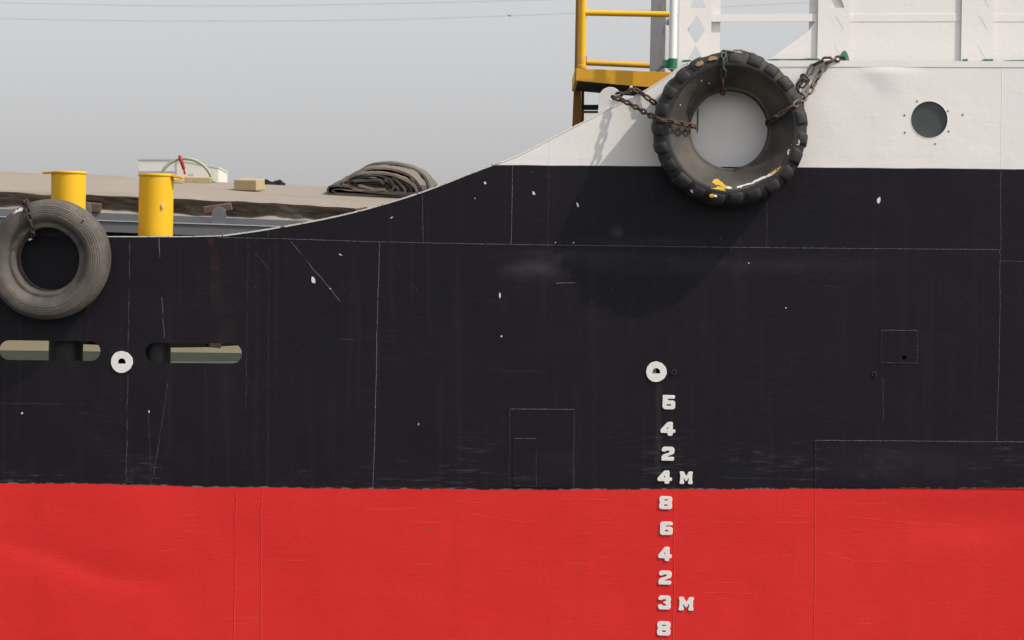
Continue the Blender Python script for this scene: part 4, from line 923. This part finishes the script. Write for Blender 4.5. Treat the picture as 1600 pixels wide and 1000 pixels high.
# smaller worn tyre on the black bulwark
C2 = P(85, 402.5, -0.02)
t2 = thing('tyre_fender', 'worn smooth grey tyre hung by a rusty chain beside the left yellow bollard', 'tyre', (C2.x, -0.02, C2.z - 0.47), 'tyres hung over the side as fenders')
PR2 = [(.262, -.05), (.33, -.016), (.40, -.014), (.445, -.03), (.462, -.06), (.468, -.085), (.462, -.088), (.462, -.096), (.470, -.10), (.472, -.13), (.465, -.134), (.465, -.142), (.472, -.146), (.472, -.175), (.464, -.18), (.464, -.187), (.470, -.192), (.468, -.215), (.463, -.226), (.457, -.228), (.456, -.236), (.450, -.246), (.444, -.247), (.441, -.255), (.432, -.263),
       (.426, -.262), (.424, -.267), (.414, -.270), (.412, -.2695), (.409, -.2695), (.407, -.272), (.397, -.274), (.395, -.273), (.392, -.273), (.390, -.276), (.378, -.277), (.376, -.276), (.372, -.276), (.370, -.279), (.350, -.277), (.332, -.268), (.315, -.252), (.302, -.236), (.296, -.229), (.290, -.228), (.284, -.230), (.272, -.229), (.262, -.226), (.255, -.214), (.250, -.195), (.252, -.165), (.28, -.155), (.36, -.16), (.42, -.13), (.42, -.09), (.36, -.06), (.28, -.068), (.25, -.066)]
rg2 = lambda a, r, h: (r + 0.0035 * noise.noise((math.cos(a) * 1.6, math.sin(a) * 1.6, 2 + r)) + 0.001 * noise.noise((math.cos(a) * 12, math.sin(a) * 12, r * 30)), h + 0.006 * noise.noise((math.cos(a) * 1.4 + 4, math.sin(a) * 1.4, 5)))
bm = bmesh.new(); revolve(bm, PR2, (C2.x, 0, C2.z), seg=144, fr=rg2)
for v in bm.verts: v.co.x += (v.co.y + .03) * 0.20; v.co.z += (v.co.y + .03) * 0.12
kids = [obj('tyre_carcass', bm, RUB2, None, True)]
def y2f(px, py):
    q = P(px, py, -.26); r = math.hypot(q.x - C2.x, q.z - C2.z)
    return curve_at([(.25, -.20), (.275, -.205), (.29, -.233), (.305, -.253), (.345, -.276), (.385, -.279), (.422, -.268), (.45, -.246), (.468, -.215)], min(.468, max(.25, r)))
for i, (cx, cy, rx, ry, an, mt) in enumerate(((25, 331, 7.5, 3.0, -.45, WSPOT), (33, 327, 4.5, 3, -.3, WSPOT), (13.5, 340, 2.2, 1.5, .6, WSPOT), (47, 374, 4, 1.6, -.2, WSPOT), (111, 368, 1.2, 3, .2, WSPOT), (131, 343, 2, 1.2, .5, OSPOT))): kids.append(spot(cx, cy, rx, ry, an, y2f, mt, seed=40 + i))
adopt(t2, *kids)

# ------------------------------------------------------------------ chains
def link_mesh(ln, wd, r, mat):
    bm = bmesh.new(); pts = []; R = wd / 2 - r; h = ln / 2 - r - R
    for k in range(7): a = -math.pi / 2 + math.pi * k / 6; pts.append((h + R * math.cos(a), R * math.sin(a), 0))
    for k in range(7): a = math.pi / 2 + math.pi * k / 6; pts.append((-h + R * math.cos(a), R * math.sin(a), 0))
    tube(bm, pts, r, 6, closed=True)
    for f in bm.faces: f.smooth = True
    bmesh.ops.recalc_face_normals(bm, faces=bm.faces)
    me = bpy.data.meshes.new('link'); bm.to_mesh(me); bm.free(); me.materials.append(mat); return me
def chain(label, pts, ln, wd, r, mat, special=None, roll0=0.4):
    """pts (px, py, depth); links threaded along the smoothed path"""
    W = [P(*p) for p in pts]; D_ = []
    for i in range(len(W) - 1):
        p0 = W[max(0, i - 1)]; p1 = W[i]; p2 = W[i + 1]; p3 = W[min(len(W) - 1, i + 2)]
        for k in range(40):
            t = k / 40; D_.append(0.5 * ((2 * p1) + (p2 - p0) * t + (2 * p0 - 5 * p1 + 4 * p2 - p3) * t * t + (3 * p1 - p0 - 3 * p2 + p3) * t ** 3))
    D_.append(W[-1]); pitch = ln - 2 * r * 1.05
    cum = [0]
    for a, b in zip(D_, D_[1:]): cum.append(cum[-1] + (b - a).length)
    n = max(1, int(cum[-1] / pitch)); me = link_mesh(ln, wd, r, mat); ms = {k: link_mesh(ln, wd, r, m) for k, m in (special or {}).items()}
    def at(s_):
        for i in range(len(cum) - 1):
            if cum[i + 1] >= s_: return D_[i].lerp(D_[i + 1], (s_ - cum[i]) / max(1e-9, cum[i + 1] - cum[i]))
        return D_[-1]
    root = thing('chain', label, 'chain', W[0], 'chains holding the tyres'); rnd = random.Random(len(label)); Ls = []
    for k in range(n):
        a = at(k * pitch); b = at((k + 1) * pitch); t = (b - a).normalized()
        o = link_obj('link', ms.get(k, me)); side = t.cross(Vector((0.1, -1, 0.2))).normalized(); up = side.cross(t)
        M = Matrix((t, side, up)).transposed(); roll = roll0 + (math.pi / 2 if k % 2 else 0) + rnd.uniform(-.22, .22)
        o.rotation_euler = (M @ Matrix.Rotation(roll, 3, 'X')).to_euler(); o.location = (a + b) / 2; Ls.append(o)
    adopt(root, *Ls); return root
chain('rusty chain from the white lug drooping across the lugged tyre into its hole', [(956, 152, 0.0), (963, 153, -.035), (976, 158, -.075), (1000, 171, -.17), (1018, 181.5, -.27), (1028, 187, -.36), (1045, 189.5, -.395), (1062, 192.5, -.365), (1078, 196, -.285), (1084, 197.5, -.23), (1086, 198, -.12)], 0.066, 0.052, 0.0098, RUST)
chain('rusty chain running over the sloping edge behind the upper left of the lugged tyre', [(963, 148, 0.035), (971, 147, .01), (979, 145.5, -.014), (987, 140, -.02), (994, 140.5, -.022), (1004, 147, -.03), (1016, 156, -.05), (1030, 166, -.04)], 0.074, 0.050, 0.0098, RUST)
chain('short hanging chain with green top links crossing the top of the lugged tyre', [(1130.5, 79, -.32), (1130.5, 90, -.375), (1130.5, 102, -.378), (1130, 116, -.355), (1129.5, 130, -.30), (1129, 143, -.235), (1128.5, 150, -.16)], 0.105, 0.050, 0.0085, RUST, {0: CGREEN, 1: CGREEN}, 0.1)
chain('slack chain lying along the crest of the lugged tyre', [(1131, 79.5, -.32), (1140, 79, -.31), (1150, 82.5, -.29), (1160, 81, -.27), (1172, 85, -.22), (1182, 88, -.14)], 0.100, 0.046, 0.0085, STEEL, None, 1.1)
chain('long right hand chain from the green lug down across the lugged tyre into its hole', [(1320, 93, 0.03), (1308, 92, .0), (1296, 93, -.025), (1290, 99, -.03), (1283, 112, -.05), (1274, 127, -.09), (1265, 143, -.16), (1256, 154, -.27), (1247, 160.5, -.36), (1232, 170, -.385), (1220, 178, -.355), (1209, 186, -.285), (1201, 191.5, -.225), (1195, 193, -.14)], 0.108, 0.060, 0.0102, STEEL, {0: RUSTD, 9: RUST, 11: RUST, 12: RUSTD, 13: RUSTD, 14: RUSTD, 15: RUSTD}, 0.35)
chain('second strand of chain from the windbreak foot to the right shoulder of the lugged tyre', [(1300, 93.5, .01), (1286, 94, -.02), (1275, 97, -.03), (1269, 106, -.035), (1262, 118, -.05), (1254, 124, -.07), (1246, 132, -.10), (1247, 143, -.14), (1253, 154, -.25), (1255, 168, -.30)], 0.105, 0.058, 0.0100, STEEL, {0: RUSTD, 1: RUSTD, 4: RUSTD, 5: RUSTD, 6: RUSTD}, 0.5)
chain('loose doubled end of chain knotted beside the right shoulder of the lugged tyre', [(1246, 131, -.13), (1251, 123, -.12), (1259, 117, -.11), (1261, 125, -.12), (1254, 133, -.14), (1249, 140, -.15)], 0.095, 0.050, 0.0085, RUSTD, None, 1.2)
chain('dark rusty chain looped over the top of the worn grey tyre', [(45, 352, 0.01), (43, 335, -.02), (39, 318, -.13), (40, 313.5, -.20), (42, 320, -.262), (45, 335, -.297), (48, 348, -.298), (50, 358, -.27), (50, 367, -.23), (49, 371, -.15)], 0.074, 0.054, 0.0105, RUSTD)
bm = bmesh.new(); box(bm, P(1090.5, 188, -0.002), (0.008, 0.004, 0.19)); 
for v in bm.verts: v.co.x += (v.co.z - CZ - 1.58) * .02
obj('paint_drip', bm, GREEN, ship)

# ------------------------------------------------------------------ far things: building, overhead wires
BY = 400.0
fb = thing('distant_building', 'pale hazy building seen far off between the yellow bollard and the tarpaulin', 'building', (P(278, 500, BY).x, BY, 2.0))
ks = []
def fbox(pts, y0, y1, mat, name, zb=None):
    bm = bmesh.new(); pp = [(P(a, b, y0).x, P(a, b, y0).z if b < 900 else 1.9) for a, b in pts]; prism(bm, pp, y0, y1); o = obj(name, bm, mat); ks.append(o); return o
fbox([(276, 253), (285, 251.5), (341, 262), (341, 999), (276, 999)], BY, BY + 14, BWALL, 'wall'); fbox([(216, 249), (276, 249), (276, 999), (216, 999)], BY + .1, BY + 13, BLEFT, 'wall')
fbox([(215, 248.4), (278, 248.4), (278, 250), (215, 250)], BY + .02, BY + 13.1, BBAND, 'parapet'); fbox([(276, 251.6), (285, 250.0), (342, 261), (342, 262.8), (285, 251.8), (276, 253.4)], BY - .06, BY + 14.1, BWALL, 'roof')
fbox([(217, 266.5), (275, 266.5), (275, 269), (217, 269)], BY + .04, BY + .1, BBAND, 'window_band'); fbox([(217, 284), (275, 284), (275, 287), (217, 287)], BY + .04, BY + .1, BBAND, 'window_band')
fbox([(296, 271), (303, 271), (303, 277), (296, 277)], BY - .1, BY, BBAND, 'window')
adopt(fb, *ks)
for lab, pts, ex in (('upper of two thin overhead wires sagging across the sky', [(-900, -40), (-400, -14), (0, 4), (125, 6.8), (280, 9), (400, 9), (500, 7.6), (640, 5), (800, 1), (1100, -9), (1700, -40), (2600, -110)], None),
                     ('lower of two thin overhead wires, with a small clamp, sagging across the sky', [(-900, -10), (-400, 14), (0, 29), (125, 31.4), (280, 33), (420, 32.8), (560, 31.4), (640, 30), (800, 24.5), (900, 20.5), (1300, 2), (1900, -36), (2600, -100)], (796, 24.4))):
    bm = bmesh.new(); q = []
    for x in range(-880, 2600, 20): q.append(P(x, curve_at(pts, x), 300.0))
    tube(bm, q, 0.013, 6); ob_ = obj('overhead_wire', bm, WIRE); tag(ob_, lab, 'wire', 'overhead wires')
    if ex:
        bm = bmesh.new(); a = P(ex[0] - 2.5, ex[1] - 1.2, 299.95); b = P(ex[0] + 3, ex[1] + .6, 299.95); tube(bm, [a, (a + b) / 2, b], [.03, .09, .03], 8); obj('wire_clamp', bm, WIRE, ob_, True)
